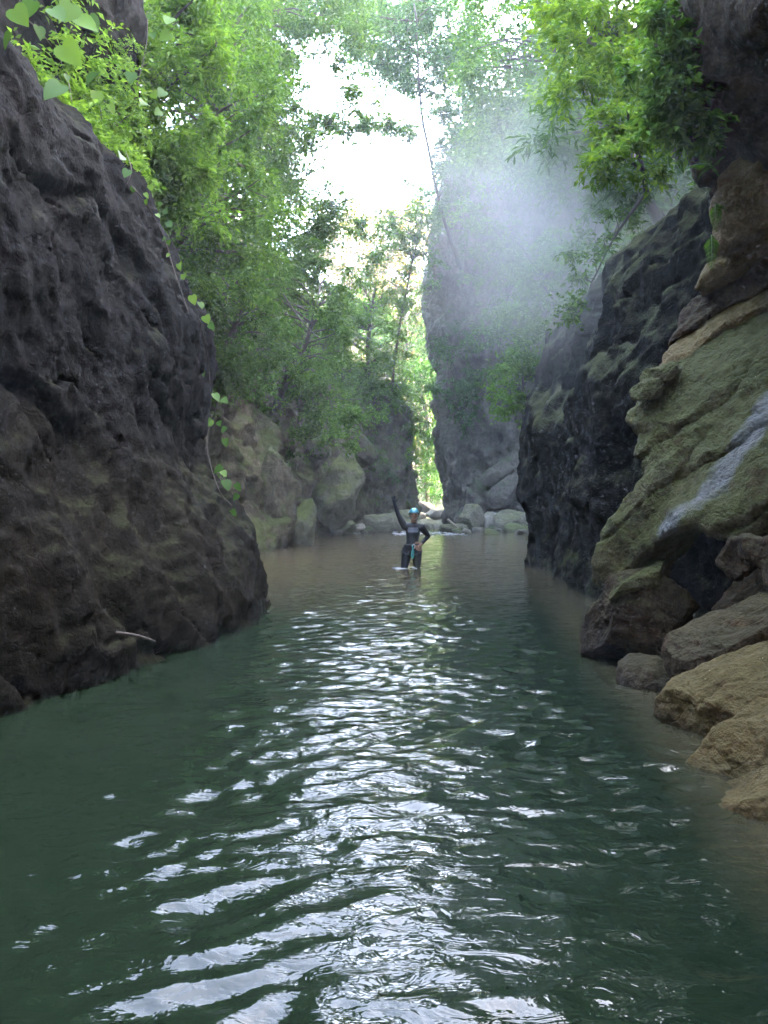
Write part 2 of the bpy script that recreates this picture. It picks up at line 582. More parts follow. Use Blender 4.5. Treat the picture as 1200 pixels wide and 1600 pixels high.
def slab_poly(name, outline, back, mat, label, seed, cat="rock slab", edge=0.16, rough=1.0, dip=(0.55, -0.15, -0.8), sfreq=2.2, strata=0.05, dome=0.12, M_=200, NF=70, NS=18):
    """a rock slab from its real front outline (3-D points) and the vector to its back"""
    O = np.array([P(*q) for q in outline])
    back = np.array(back, float)
    m = len(O)
    seg = np.linalg.norm(np.roll(O, -1, 0) - O, axis=1)
    cum = np.concatenate([[0], np.cumsum(seg)])
    t = np.linspace(0, cum[-1], M_, endpoint=False)
    Oc = np.vstack([O, O[:1]])
    B = np.stack([np.interp(t, cum, Oc[:, k]) for k in range(3)], 1)
    for _ in range(3):
        B = (np.roll(B, 1, 0) + 2 * B + np.roll(B, -1, 0)) / 4
    c = B.mean(0)
    rings = []
    thick = np.linalg.norm(back)
    bd = back / thick
    for k in range(1, NF + 1):
        q = k / NF
        x = max(0, (q - (1 - edge)) / edge)
        off = edge * 0.9 * (1 - math.sqrt(max(0, 1 - x * x))) - dome * (1 - q * q)
        rings.append(c + (B - c) * q + bd * off)
    for k in range(1, NS + 1):
        q = k / NS
        rings.append(c + (B - c) * (1 - 0.12 * q) + bd * (edge * 0.9 + (thick - edge * 0.9) * q))
    V = np.vstack([[c - bd * dome]] + rings + [[c + back]])
    n = len(rings)
    F = []
    J = np.arange(M_)
    Jn = (J + 1) % M_
    tri = [np.stack([np.zeros(M_, int), 1 + J, 1 + Jn], 1)]
    for k in range(n - 1):
        a, b = 1 + k * M_, 1 + (k + 1) * M_
        tri.append(np.stack([a + J, b + J, b + Jn], 1))
        tri.append(np.stack([a + J, b + Jn, a + Jn], 1))
    a = 1 + (n - 1) * M_
    tri.append(np.stack([a + Jn, a + J, np.full(M_, len(V) - 1)], 1))
    F = np.vstack(tri)
    vol = np.einsum('ij,ij->i', V[F[:, 0]] - c, np.cross(V[F[:, 1]] - c, V[F[:, 2]] - c)).sum()
    if vol < 0:
        F = F[:, ::-1]
    nr = np.zeros_like(V)
    fn = np.cross(V[F[:, 1]] - V[F[:, 0]], V[F[:, 2]] - V[F[:, 0]])
    for k in range(3):
        np.add.at(nr, F[:, k], fn)
    nr /= np.linalg.norm(nr, axis=1)[:, None] + 1e-12
    dn = np.array(dip) / np.linalg.norm(dip)
    tt = (V @ dn) * sfreq + 0.5 * fbm(V * 0.9, 3, seed + 2)
    fr = tt - np.floor(tt)
    ee = np.minimum(fr, 1 - fr)
    part = np.clip(0.5 + 2 * fbm(V * 0.8 + 5, 2, seed + 8), 0, 1)
    d = rough * (0.07 * fbm(V * 1.1, 4, seed) + 0.045 * (ridged(V * 2.6, 4, seed + 4) - 0.6) + 0.02 * fbm(V * 9, 3, seed + 6)) \
        - strata * np.exp(-(ee / 0.05) ** 2) * part + strata * 0.8 * (fr - 0.5) * part
    V = V + nr * d[:, None]
    o = obj(name, mesh_np(name, V - c, F), mat)
    o.location = Vector(c)
    return tag(o, label, cat)


# ------------------------------------------------------------------ ground, water
def make_bed():
    xs = np.linspace(-40, 40, 81)
    ys = np.linspace(-25, 160, 120)
    X, Y = np.meshgrid(xs, ys)
    p = np.stack([X.ravel(), Y.ravel(), np.zeros(X.size)], 1)
    z = -0.75 + 0.15 * fbm(p * 0.3, 4, 2)
    z += np.clip((p[:, 1] - 33) / 6, 0, 1) * 0.95           # a gravel bar beyond the pool
    z += np.clip((p[:, 1] - 60) / 40, 0, 1) * 5
    p[:, 2] = z
    o = obj("riverbed", mesh_np("riverbed", p, grid_faces(120, 81)), M['rock_brown'])
    tag(o, kind="structure")


make_bed()


def wave_height(X, Y):
    p = np.stack([X, Y, np.zeros_like(X)], 1)
    w = 0.5 * fbm(p * np.array([0.55, 0.55, 1]), 3, 40)
    th = R(-18)
    c, s = math.cos(th), math.sin(th)
    q = np.stack([c * X - s * Y + w, s * X + c * Y + w * 0.6, w * 0.8], 1)
    h = (0.020 + 0.012 * np.clip((7 - Y) / 4, 0, 1)) * gnoise(q * np.array([1.3, 2.1, 1]) + 3, 50)
    h += 0.016 * (1 - 2 * np.abs(gnoise(q * np.array([3.0, 4.8, 1]) + 9, 51)))
    q2 = np.stack([X + w * 0.7, Y - w * 0.5, w], 1)
    h += 0.011 * gnoise(q2 * np.array([5.6, 8.4, 1]) + 17, 52)
    h += 0.0050 * (1 - 2 * np.abs(gnoise(q2 * np.array([9, 16, 1]) + 23, 53)))
    for lx, ly in ((0.40, 16.0), (0.69, 16.0)):              # rings round the wader's legs
        rr = np.hypot(X - lx, Y - ly)
        h += 0.022 * np.cos(rr * 17) * np.exp(-rr / 0.45)
    calm = 0.55 + 0.45 * np.clip(0.5 + 1.4 * fbm(p * np.array([0.35, 0.3, 1]), 2, 60), 0, 1)
    far = np.clip(1.15 - (Y - 8) / 40, 0.55, 1.1)
    side = 1 - 0.45 * np.clip((np.abs(X + 0.1) - 1.0) / 1.4, 0, 1)
    return h * calm * far * side


def make_water():
    ys = [-6.0]
    while ys[-1] < 1.2:
        ys.append(ys[-1] + 0.08)
    while ys[-1] < 40:
        ys.append(ys[-1] + max(0.02, 0.0042 * ys[-1]))
    ys = np.array(ys)
    xs = np.concatenate([np.linspace(-9, -3.4, 30, endpoint=False), np.linspace(-3.4, 3.4, 240, endpoint=False), np.linspace(3.4, 9, 31)])
    X, Y = np.meshgrid(xs, ys)
    z = wave_height(X.ravel(), Y.ravel())
    V = np.stack([X.ravel(), Y.ravel(), z], 1)
    me = mesh_np("water", V, grid_faces(len(ys), len(xs)))
    m, nt, out = new_mat("river_water")
    L = nt.links.new
    geo = N(nt, "ShaderNodeNewGeometry")
    pos = geo.outputs["Position"]
    sp = N(nt, "ShaderNodeSeparateXYZ")
    L(pos, sp.inputs[0])
    n1 = noise_n(nt, pos, 0.35, 4, 0.6)
    # silt: the shallow upper end and the shelf by the right-hand rocks are brown, the pool is green
    fy = mth(nt, 'ADD', mth(nt, 'MULTIPLY', mth(nt, 'SUBTRACT', sp.outputs["Y"], 9.0), 0.12), mth(nt, 'MULTIPLY', mth(nt, 'SUBTRACT', n1, 0.5), 1.1))
    fy = ramp(nt, fy, [(0.0, g(0)), (0.9, g(1))])
    d = mth(nt, 'SUBTRACT', sp.outputs["X"], mth(nt, 'ADD', 1.05, mth(nt, 'MULTIPLY', sp.outputs["Y"], 0.08)))
    d = mth(nt, 'ADD', d, mth(nt, 'MULTIPLY', mth(nt, 'SUBTRACT', n1, 0.5), 0.8))
    fx = ramp(nt, mth(nt, 'MULTIPLY', d, 2.2), [(0.05, g(0)), (0.95, g(0.6))])
    fs = mth(nt, 'MAXIMUM', fy, fx)
    colr = mixc(nt, fs, (0.0078, 0.0145, 0.0078), (0.064, 0.051, 0.026))
    bs = N(nt, "ShaderNodeBsdfPrincipled", i_Roughness=0.04, i_IOR=1.333)
    L(colr, bs.inputs["Base Color"])
    b1 = noise_n(nt, pos, 14.0, 3, 0.5, 0.6)
    mp = N(nt, "ShaderNodeMapping")
    mp.inputs["Scale"].default_value = (1.0, 1.9, 1.0)
    L(pos, mp.inputs["Vector"])
    b2 = noise_n(nt, mp.outputs[0], 5.5, 3, 0.55, 0.9)
    hh = mth(nt, 'ADD', mth(nt, 'MULTIPLY', b2, 0.7), mth(nt, 'MULTIPLY', b1, 0.25))
    bp = N(nt, "ShaderNodeBump", i_Strength=0.35, i_Distance=0.035)
    L(hh, bp.inputs["Height"])
    L(bp.outputs[0], bs.inputs["Normal"])
    L(bs.outputs[0], out.inputs[0])
    tag(obj("water", me, m), kind="structure")


make_water()

# ------------------------------------------------------------------ rock walls of the gorge
lv = [-1.2, 0, 0.7, 1.3, 1.9, 2.7, 3.5, 4.4, 5.1, 5.7, 6.1, 7.0, 8.5, 11, 14]
NL = [  # columns: behind camera ... bulge ... far corner ... round the corner
    [(-4.0, -6), (-3.4, 0), (-3.0, 3.2), (-2.6, 5.2), (-2.05, 6.8), (-1.62, 9.0), (-1.8, 11.4), (-2.7, 12.5), (-6, 13.0)],
    [(-4.0, -6), (-3.4, 0), (-3.0, 3.2), (-2.6, 5.2), (-2.05, 6.8), (-1.60, 9.0), (-1.78, 11.4), (-2.7, 12.5), (-6, 13.0)],
    [(-4.0, -6), (-3.4, 0), (-3.0, 3.2), (-2.65, 5.2), (-2.2, 6.9), (-1.75, 9.0), (-1.78, 11.2), (-2.7, 12.3), (-6, 13.0)],
    [(-4.0, -6), (-3.5, 0), (-3.05, 3.2), (-2.75, 5.2), (-2.5, 7.0), (-2.1, 9.0), (-2.1, 11.2), (-2.9, 12.2), (-6, 13.0)],
    [(-4.0, -6), (-3.6, 0), (-3.2, 3.2), (-2.95, 5.2), (-2.75, 7.0), (-2.45, 9.0), (-2.52, 11.2), (-3.2, 12.2), (-6, 13.0)],
    [(-4.0, -6), (-3.6, 0), (-3.3, 3.2), (-3.05, 5.2), (-2.85, 7.0), (-2.55, 9.0), (-2.50, 11.2), (-3.2, 12.2), (-6, 13.0)],
    [(-4.0, -6), (-3.6, 0), (-3.35, 3.2), (-3.1, 5.2), (-2.9, 7.0), (-2.6, 9.0), (-2.46, 11.2), (-3.2, 12.2), (-6, 13.0)],
    [(-4.0, -6), (-3.6, 0), (-3.4, 3.2), (-3.2, 5.2), (-3.0, 7.0), (-2.8, 9.0), (-2.80, 11.0), (-3.4, 12.0), (-6, 12.8)],
    [(-4.0, -6), (-3.7, 0), (-3.5, 3.2), (-3.35, 5.2), (-3.15, 7.0), (-3.0, 9.0), (-3.05, 10.8), (-3.6, 11.8), (-6, 12.6)],
    [(-4.1, -6), (-3.8, 0), (-3.65, 3.2), (-3.6, 5.2), (-3.5, 7.0), (-3.35, 8.8), (-3.4, 10.5), (-4.0, 11.4), (-6.2, 12.2)],
    [(-4.6, -6), (-4.5, 0), (-4.3, 3.2), (-4.2, 5.2), (-3.95, 7.0), (-3.75, 8.7), (-3.65, 10.5), (-4.3, 11.3), (-6.6, 12.0)],
    [(-4.8, -6), (-4.7, 0), (-4.5, 3.2), (-4.4, 5.2), (-4.1, 7.0), (-3.8, 8.7), (-3.5, 10.8), (-4.2, 11.5), (-7.0, 12.0)],
    [(-5.0, -6), (-4.9, 0), (-4.7, 3.2), (-4.6, 5.2), (-4.2, 7.0), (-3.9, 8.7), (-3.45, 11.0), (-4.3, 11.7), (-7.5, 12.2)],
    [(-5.8, -6), (-5.6, 0), (-5.4, 3.2), (-5.2, 5.2), (-4.7, 7.0), (-4.4, 8.7), (-4.1, 11.0), (-5.0, 11.8), (-8.5, 12.5)],
    [(-13, -6), (-13, 0), (-13, 3.2), (-13, 5.2), (-13, 7.0), (-13, 8.7), (-13, 10.8), (-13, 11.8), (-13.5, 12.8)],
]
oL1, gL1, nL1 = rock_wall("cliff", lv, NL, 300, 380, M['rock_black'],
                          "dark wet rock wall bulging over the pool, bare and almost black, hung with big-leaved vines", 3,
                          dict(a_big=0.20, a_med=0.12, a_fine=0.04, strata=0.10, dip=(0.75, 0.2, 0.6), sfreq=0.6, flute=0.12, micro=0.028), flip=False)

lv = [-1.2, 0, 1.2, 2.6, 4.0, 5.4, 7.0, 9.5, 13, 18, 24]
plan = [(-4.6, 11.0), (-4.1, 14.5), (-4.1, 18), (-3.15, 21.2), (-2.75, 23.8), (-2.9, 27), (-1.9, 30.5), (-0.4, 34), (0.9, 36.4), (1.35, 38), (0.4, 42), (-5, 47)]
inset = [0, 0, 0.25, 0.55, 0.85, 1.15, 1.7, 2.9, 5.2, 9.5, 18]
rows = []
for k, (z, ins) in enumerate(zip(lv, inset)):
    r = []
    for i, (x, y) in enumerate(plan):
        f = [1.0, 1.0, 1.0, 1.25, 1.1, 1.0, 1.0, 0.75, 0.55, 0.6, 0.8, 1.0][i]
        if z > 6:
            f = [1.0, 1.0, 1.0, 1.25, 1.15, 1.1, 1.2, 1.35, 1.35, 1.35, 1.2, 1.0][i]
        if z <= 6 and i in (8, 9):
            f = 0.15
        sh = 0.0 if i < 9 else ins * 0.5
        r.append((x - ins * f, y + sh))
    rows.append(r)
oL2, gL2, nL2 = rock_wall("cliff", lv, rows, 220, 330, M['rock_brown'],
                          "brown fluted rock bank behind the dark wall, overgrown with shrubs up its slope", 5,
                          dict(a_big=0.7, a_med=0.35, a_fine=0.10, strata=0.10, dip=(0.5, 0.6, 0.5), sfreq=0.6, flute=0.35), flip=False)

lv = [-1.2, 0, 1.2, 2.4, 3.4, 4.4, 5.4, 6.4, 7.6, 9.5, 12]
pl = [(3.2, -6), (2.9, 0), (2.7, 3.5), (2.75, 5.6), (2.85, 7.2), (3.3, 8.3), (5.2, 9.2)]
rows = []
for z in lv:
    ins = {-1.2: 0, 0: 0.3, 1.2: 0.95, 2.4: 1.1, 3.4: 1.1, 4.4: 0.55, 5.4: -0.15, 6.4: -0.1, 7.6: 0.8, 9.5: 3, 12: 8}[z]
    rows.append([(x + ins, y) for x, y in pl])
oR1, gR1, nR1 = rock_wall("cliff", lv, rows, 170, 190, M['rock_rust'],
                          "tall brown rock wall rising behind the stacked slabs, ferns growing from it", 7,
                          dict(a_big=0.25, a_med=0.20, a_fine=0.06, strata=0.14, dip=(-0.45, -0.1, 0.85), sfreq=1.25), flip=True)

lv = [-1.2, 0, 0.9, 1.8, 2.7, 3.6, 4.5, 5.2, 5.7, 6.5, 8.0, 10.5, 15, 23]
pl = [(4.6, 6.5), (3.7, 8.5), (3.15, 11.2), (3.3, 14.0), (3.2, 16.8), (3.75, 18.3), (5.5, 19.5), (7.5, 23), (8, 30), (8.5, 38)]
insr = [0, 0, 0.0, -0.1, -0.2, 0.1, 0.35, 0.6, 1.1, 2.2, 3.2, 4.5, 7.5, 13]
rows = []
for z, ins in zip(lv, insr):
    rows.append([(x + ins, y + (0.0 if i < 5 else ins * 0.15)) for i, (x, y) in enumerate(pl)])
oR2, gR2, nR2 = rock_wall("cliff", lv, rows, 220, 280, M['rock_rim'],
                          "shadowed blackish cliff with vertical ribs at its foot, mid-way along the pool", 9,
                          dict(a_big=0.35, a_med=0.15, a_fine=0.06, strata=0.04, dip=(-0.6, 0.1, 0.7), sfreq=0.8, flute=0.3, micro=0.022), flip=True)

lv = [-1.2, 0, 1.5, 3.0, 5.0, 7.5, 10, 12.5, 15, 17, 18.5, 21, 25]
pl = [(10, 33.0), (7.4, 33.5), (5.6, 35), (3.9, 36.0), (2.75, 36.6), (2.5, 38.5), (3.0, 41.5), (6, 46), (14, 50)]
insr = [0, 0, -0.05, -0.1, -0.15, -0.1, -0.25, -0.2, 0.2, 0.8, 2.0, 4.0, 9]
rows = []
for z, ins in zip(lv, insr):
    rows.append([(x + ins + 0.85 * max(0, 1 - max(z, 0) / 11), y + max(0, ins) * 0.5) for x, y in pl])
oR3, gR3, nR3 = rock_wall("cliff", lv, rows, 200, 190, M['rock_grey'],
                          "tall grey cliff pillar standing upright beside the sunlit gap", 13,
                          dict(a_big=0.8, a_med=0.4, a_fine=0.12, strata=0.16, dip=(0.2, 0.1, 1.0), sfreq=0.35, flute=0.5), flip=True)


# ------------------------------------------------------------------ hills behind everything
def hill(name, pts_fn, nx, ny, x0, x1, y0, y1, mat):
    xs, ys = np.linspace(x0, x1, nx), np.linspace(y0, y1, ny)
    X, Y = np.meshgrid(xs, ys)
    z = pts_fn(X.ravel(), Y.ravel())
    V = np.stack([X.ravel(), Y.ravel(), z], 1)
    o = obj(name, mesh_np(name, V, grid_faces(ny, nx)), mat)
    tag(o, kind="structure")
    return V


def far_h(X, Y):
    p = np.stack([X, Y, 0 * X], 1)
    return np.clip((Y - 62) / 45, 0, 1) ** 0.9 * (24 + 6 * fbm(p * 0.03, 3, 5)) - 1 + 2 * fbm(p * 0.12, 3, 8)


def right_shade_h(X, Y):
    p = np.stack([X, Y, 0 * X], 1)
    e = np.clip((52 - Y) / 8, 0, 1)
    return (np.clip((X - 8) / 12, 0, 1) * 20 + 12 + 1.5 * fbm(p * 0.12, 3, 18)) * e - 1.5 * (1 - e)


def left_h(X, Y):
    p = np.stack([X, Y, 0 * X], 1)
    e = np.clip((54 - Y) / 9, 0, 1)
    return (np.clip((-X - 10) / 22, 0, 1) * 14 + 7 + np.clip((Y - 10) / 6, 0, 1) * 6 + 1.5 * fbm(p * 0.12, 3, 19)) * e - 1.5 * (1 - e)


hill("hill", far_h, 90, 70, -70, 70, 55, 150, M['soil'])
hill("hill", right_shade_h, 50, 70, 9.5, 45, -25, 56, M['soil'])  # raised out of view to keep the sun off the left slope
hill("hill", left_h, 50, 70, -50, -11, -25, 58, M['soil'])

# ------------------------------------------------------------------ boulders and slabs
def E(a, b, c):
    return (R(a), R(b), R(c))


def rock_at(px, py, Y, size, rot, mat, label, seed, cat="boulder", name="boulder", **kw):
    return boulder(name, P(px, py, Y), size, rot, M[mat], label, seed, cat=cat, **kw)


SLAB = dict(name="rock_slab", cat="rock slab", sub=6)
rock_at(1205, 1268, 3.75, (0.42, 0.36, 0.20), E(4, -24, -20), 'rock_tan', "lowest tan rock slab standing in the water at the right edge", 101, **SLAB)
rock_at(1195, 1165, 4.25, (0.45, 0.36, 0.20), E(6, -27, -15), 'rock_tan', "tan rounded slab lying on the lowest slab of the right bank", 102, **SLAB)
rock_at(1160, 1085, 4.9, (0.58, 0.40, 0.21), E(5, -25, -14), 'rock_tan', "long yellowish slab third up from the water on the right bank", 103, **SLAB)
rock_at(1165, 990, 5.5, (0.60, 0.42, 0.24), E(3, -25, -12), 'rock_rust', "brown rounded slab under the dark hollow of the right bank", 104, **SLAB)
rock_at(995, 968, 7.1, (0.54, 0.50, 0.46), E(0, -18, -25), 'rock_rust', "blocky dark brown boulder at the waterline below the great slab", 105, sub=6)
rock_at(1035, 1062, 6.2, (0.36, 0.32, 0.22), E(0, -15, 10), 'rock_rust', "reddish broken rock at the waterline between brown boulder and yellowish slab", 106, sub=5)
rock_at(1000, 905, 6.9, (0.34, 0.34, 0.12), E(0, -22, -20), 'rock_olive', "thin mossy ledge rock under the great slab's lower lip", 107, sub=5, name="rock_slab", cat="rock slab")
rock_at(1035, 585, 7.5, (0.19, 0.2, 0.11), E(0, -20, 15), 'rock_olive', "small squared stone wedged above the great slab's left corner", 110)
rock_at(1008, 612, 7.45, (0.16, 0.2, 0.10), E(0, -28, 0), 'rock_olive', "smaller squared stone wedged beside the great slab's left corner, nearer the dark cliff", 111)

slab_poly("rock_slab", [(968, 655, 7.6), (985, 628, 7.7), (1055, 545, 7.9), (1120, 508, 7.7), (1200, 462, 7.4), (1330, 400, 6.8), (1340, 620, 5.9), (1240, 760, 5.6), (1180, 838, 5.8),
          (1130, 848, 6.0), (1085, 825, 6.2), (1035, 838, 6.5), (1000, 872, 6.8), (945, 930, 7.1), (915, 905, 7.2), (922, 855, 7.25), (960, 790, 7.2), (1003, 745, 7.2), (982, 712, 7.35), (993, 682, 7.45)],
          (0.75, 0.85, -0.05), M['rock_olive'], "great mossy slab wall above the dark hollow, crossed by a wet streak with painted pale sheen", 401, M_=300, NF=110)
slab_poly("rock_slab", [(1122, 880, 6.1), (1140, 842, 5.9), (1190, 838, 5.6), (1260, 800, 5.3), (1310, 900, 5.1), (1210, 940, 5.4), (1190, 890, 5.6), (1165, 872, 5.8), (1150, 905, 5.9)],
          (0.5, 0.7, 0.0), M['rock_rust'], "brown arched rock under the great slab at the right edge", 402, edge=0.08, dome=0.04)
slab_poly("rock_slab", [(1000, 625, 7.75), (1012, 590, 7.9), (1062, 532, 8.0), (1112, 498, 7.8), (1205, 448, 7.4), (1310, 385, 7.0), (1315, 425, 6.8), (1205, 478, 7.25), (1115, 520, 7.6), (1060, 560, 7.75)],
          (0.6, 0.8, -0.1), M['rock_tan'], "long tan ledge lying along the great slab's upper edge", 403, edge=0.08, dome=0.04)
slab_poly("rock_slab", [(1038, 540, 8.0), (1062, 478, 8.1), (1128, 436, 7.8), (1200, 398, 7.4), (1310, 340, 7.0), (1312, 388, 6.9), (1205, 445, 7.3), (1112, 496, 7.7), (1060, 532, 7.9)],
          (0.6, 0.8, -0.1), M['rock_rust'], "brown ledge second above the great slab", 404, edge=0.08, dome=0.05)
slab_poly("rock_slab", [(1085, 452, 7.7), (1100, 412, 7.7), (1150, 376, 7.4), (1215, 345, 7.1), (1310, 315, 6.8), (1310, 342, 6.7), (1200, 396, 7.2), (1130, 434, 7.5)],
          (0.6, 0.8, -0.1), M['rock_tan'], "tan ledge third above the great slab, beneath the lowest fern", 405, edge=0.08, dome=0.05)
slab_poly("rock_slab", [(1118, 396, 7.3), (1105, 330, 7.3), (1122, 268, 7.2), (1165, 222, 7.0), (1215, 262, 6.7), (1240, 320, 6.6), (1212, 345, 6.8), (1155, 372, 7.1)],
          (0.6, 0.8, 0.1), M['rock_tan'], "upright tan rock face beneath the dark overhang, right of the ferns", 406, edge=0.10, dome=0.06)

# sky sheen of the wet streak, traced on the slab and painted as pale colour
def paint_sheen(objs, pix, rad):
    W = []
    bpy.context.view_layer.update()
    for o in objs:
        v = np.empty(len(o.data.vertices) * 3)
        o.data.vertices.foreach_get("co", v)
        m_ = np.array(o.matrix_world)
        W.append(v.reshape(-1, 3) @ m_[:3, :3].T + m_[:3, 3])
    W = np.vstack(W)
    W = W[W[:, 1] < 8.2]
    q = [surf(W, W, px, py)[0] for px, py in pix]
    m_ = rock_mat("mossy_rock_with_painted_sheen", (0.042, 0.036, 0.016), (0.125, 0.108, 0.048), (0.22, 0.19, 0.10),
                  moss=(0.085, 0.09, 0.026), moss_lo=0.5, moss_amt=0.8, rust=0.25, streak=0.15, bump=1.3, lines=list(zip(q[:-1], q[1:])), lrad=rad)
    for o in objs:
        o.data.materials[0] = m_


def surf(G, Nn, px, py):
    p = G.reshape(-1, 3)
    y = np.maximum(p[:, 1], 0.05)
    u = 600 + p[:, 0] / y * FPX
    v = HZ - (p[:, 2] - CAMH) / y * FPX
    d = np.hypot(u - px, v - py)
    d[p[:, 1] < 1] = 1e9
    near = d < max(12, d.min() * 1.3)
    idx = np.nonzero(near)[0]
    i = idx[np.argmin(p[idx, 1] + d[idx] * 0.01)]
    return p[i], Nn.reshape(-1, 3)[i]


paint_sheen([o for o in COL.objects if o.get("label", "").startswith("great mossy slab wall")],
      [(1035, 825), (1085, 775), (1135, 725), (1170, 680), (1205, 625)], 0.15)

FB = dict(sub=4)
rock_at(612, 826, 33, (1.48, 0.9, 0.98), E(0, 3, 0), 'rock_stone', "broad low grey-green boulder behind the waving person", 201, sub=5, cuts=11)
rock_at(528, 765, 29.5, (0.85, 0.8, 1.75), E(0, 14, 10), 'rock_moss', "tall mossy outcrop leaning at the left bank, above the small grey rocks", 202, sub=5, cuts=14, sq=0.7)
rock_at(473, 822, 23.8, (0.42, 0.55, 0.92), E(0, 10, 0), 'rock_moss', "smooth mossy hump at the water's edge, left bank", 203, sub=5, cuts=3, sq=0.9)
rock_at(432, 785, 22.6, (0.60, 0.7, 1.65), E(0, 6, 0), 'rock_brown', "tall rounded brown rock standing left of the mossy hump", 204, sub=5, cuts=14, sq=0.7)
rock_at(496, 700, 29.5, (0.55, 0.5, 0.42), E(0, 8, 20), 'rock_moss', "mossy block perched on the left bank above the leaning outcrop", 205, **FB)
rock_at(558, 700, 33, (0.9, 0.8, 0.75), E(0, 12, 20), 'rock_brown', "dark brown block under the shrubs, left of the sunlit gap", 206, **FB)
rock_at(515, 822, 31, (0.42, 0.4, 0.42), E(0, 10, 20), 'rock_pale', "small pale grey rock at the far left waterline", 207, **FB)
rock_at(538, 828, 30.3, (0.48, 0.4, 0.34), E(0, -6, 0), 'rock_moss', "small rounded green rock in the water in front of the pale grey one", 208, **FB)
rock_at(560, 826, 31.5, (0.30, 0.3, 0.16), E(0, -25, 10), 'rock_pale', "little tilted grey stone between green rock and broad boulder", 209, **FB)
rock_at(735, 812, 33.6, (0.60, 0.5, 0.68), E(0, 6, 20), 'rock_stone', "pointed pale green boulder at the foot of the grey pillar", 210, sub=5)
rock_at(704, 828, 33.2, (0.75, 0.4, 0.26), E(0, -3, 0), 'rock_stone', "low flat rock at the waterline under the pillar's left corner", 211, **FB)
rock_at(800, 815, 33.5, (0.82, 0.6, 0.55), E(0, -12, 0), 'rock_stone', "green wedge-shaped boulder beside the dark cliff's edge", 212, sub=5)
rock_at(806, 828, 32.6, (0.55, 0.4, 0.3), E(0, 4, 0), 'rock_moss', "low mossy rock in front of the green wedge boulder", 213, **FB)
rock_at(765, 816, 34.2, (0.62, 0.5, 0.45), E(0, 4, 40), 'rock_pale', "brownish pale boulder between the pointed and the wedge boulder", 214, **FB)
rock_at(795, 765, 35.0, (1.2, 0.6, 0.55), E(0, -38, 0), 'rock_grey', "slanting grey slab leaning on the pillar's foot", 215, sub=5)
rock_at(785, 735, 35.4, (1.1, 0.6, 0.42), E(0, -30, 0), 'rock_grey', "upper slanting grey slab against the pillar, above the leaning one", 216, sub=5)
rock_at(662, 795, 45, (0.75, 0.6, 0.42), E(0, 8, 20), 'rock_pale', "sunlit cream boulder in the bright gap", 217, **FB)
rock_at(680, 803, 42.5, (0.55, 0.5, 0.38), E(0, -5, 0), 'rock_pale', "cream boulder close against the pillar in the gap", 218, **FB)
rock_at(650, 808, 44, (0.6, 0.5, 0.3), E(0, 0, 30), 'rock_pale', "small pale stone low in the gap, behind the helmet", 219, **FB)
for k, (px, py, Y, sz) in enumerate([(690, 826, 35, 0.3), (748, 829, 32.8, 0.22), (778, 830, 32.4, 0.2), (668, 826, 36, 0.35), (528, 833, 29.6, 0.16)]):
    rock_at(px, py, Y, (sz * 1.3, sz, sz * 0.7), E(0, 5, 40 * k), 'rock_pale', "small stone lying among the boulders at the pool's far end", 230 + k,
            sub=3, group="small stones at the far end")


rb = np.random.default_rng(90)
for k in range(34):
    side = k % 2
    y = rb.uniform(30.5, 34.5)
    x = rb.uniform(-2.6, -0.6) if side == 0 else rb.uniform(2.6, 5.8)
    sz = rb.uniform(0.10, 0.30)
    boulder("boulder", (x, y, rb.uniform(-0.05, 0.08)), (sz * 1.3, sz, sz * 0.75), tuple(rb.uniform(-0.5, 0.5, 3)), M[['rock_grey', 'rock_moss', 'rock_pale'][k % 3]],
            ["small angular stone in the rubble along the left of the far shore", "small angular stone in the rubble under the grey pillar"][side], 300 + k, sub=3, cuts=12, sq=0.6,
            group=["rubble on the far left shore", "rubble under the pillar"][side])


# broken white water where the stream runs into the pool
def foam():
    r = np.random.default_rng(5)
    tb = TB()
    v0, f0 = ico(1)
    for (x0, x1, y0, y1, n) in ((-2.6, -0.9, 30.2, 31.8, 34), (0.4, 3.2, 29.5, 32.0, 90), (0.25, 1.0, 15.75, 16.0, 7)):
        for _ in range(n):
            c = np.array([r.uniform(x0, x1), r.uniform(y0, y1), r.uniform(-0.005, 0.02)])
            sc_ = np.array([r.uniform(0.04, 0.18), r.uniform(0.03, 0.09), r.uniform(0.012, 0.03)])
            tb.add(v0 * sc_ * (1 + 0.25 * r.normal(size=(len(v0), 1))) + c, f0)
    tag(obj("foam", tb.mesh("foam"), plain_mat("white_foam", (0.26, 0.27, 0.27), 0.5, 0.35, 15)), "white riffles on the water at the pool's far end", kind="stuff")


foam()

# ------------------------------------------------------------------ foliage
def leaf_tris(p, d, n, L, w):
    """folded pointed leaves: p base (n,3), d direction, n normal, L lengths, w half width ratio"""
    d = d / (np.linalg.norm(d, axis=1)[:, None] + 1e-9)
    s = np.cross(d, n)
    s /= np.linalg.norm(s, axis=1)[:, None] + 1e-9
    n = np.cross(s, d)
    L = np.asarray(L)[:, None]
    v0 = p
    v1 = p + d * L * 0.45 - s * L * w + n * L * 0.08
    v2 = p + d * L - n * L * 0.12
    v3 = p + d * L * 0.45 + s * L * w + n * L * 0.08
    V = np.stack([v0, v1, v2, v3], 1).reshape(-1, 3)
    b = np.arange(len(p)) * 4
    F = np.stack([np.stack([b, b + 2, b + 1], 1), np.stack([b, b + 3, b + 2], 1)], 1).reshape(-1, 3)
    return V, F


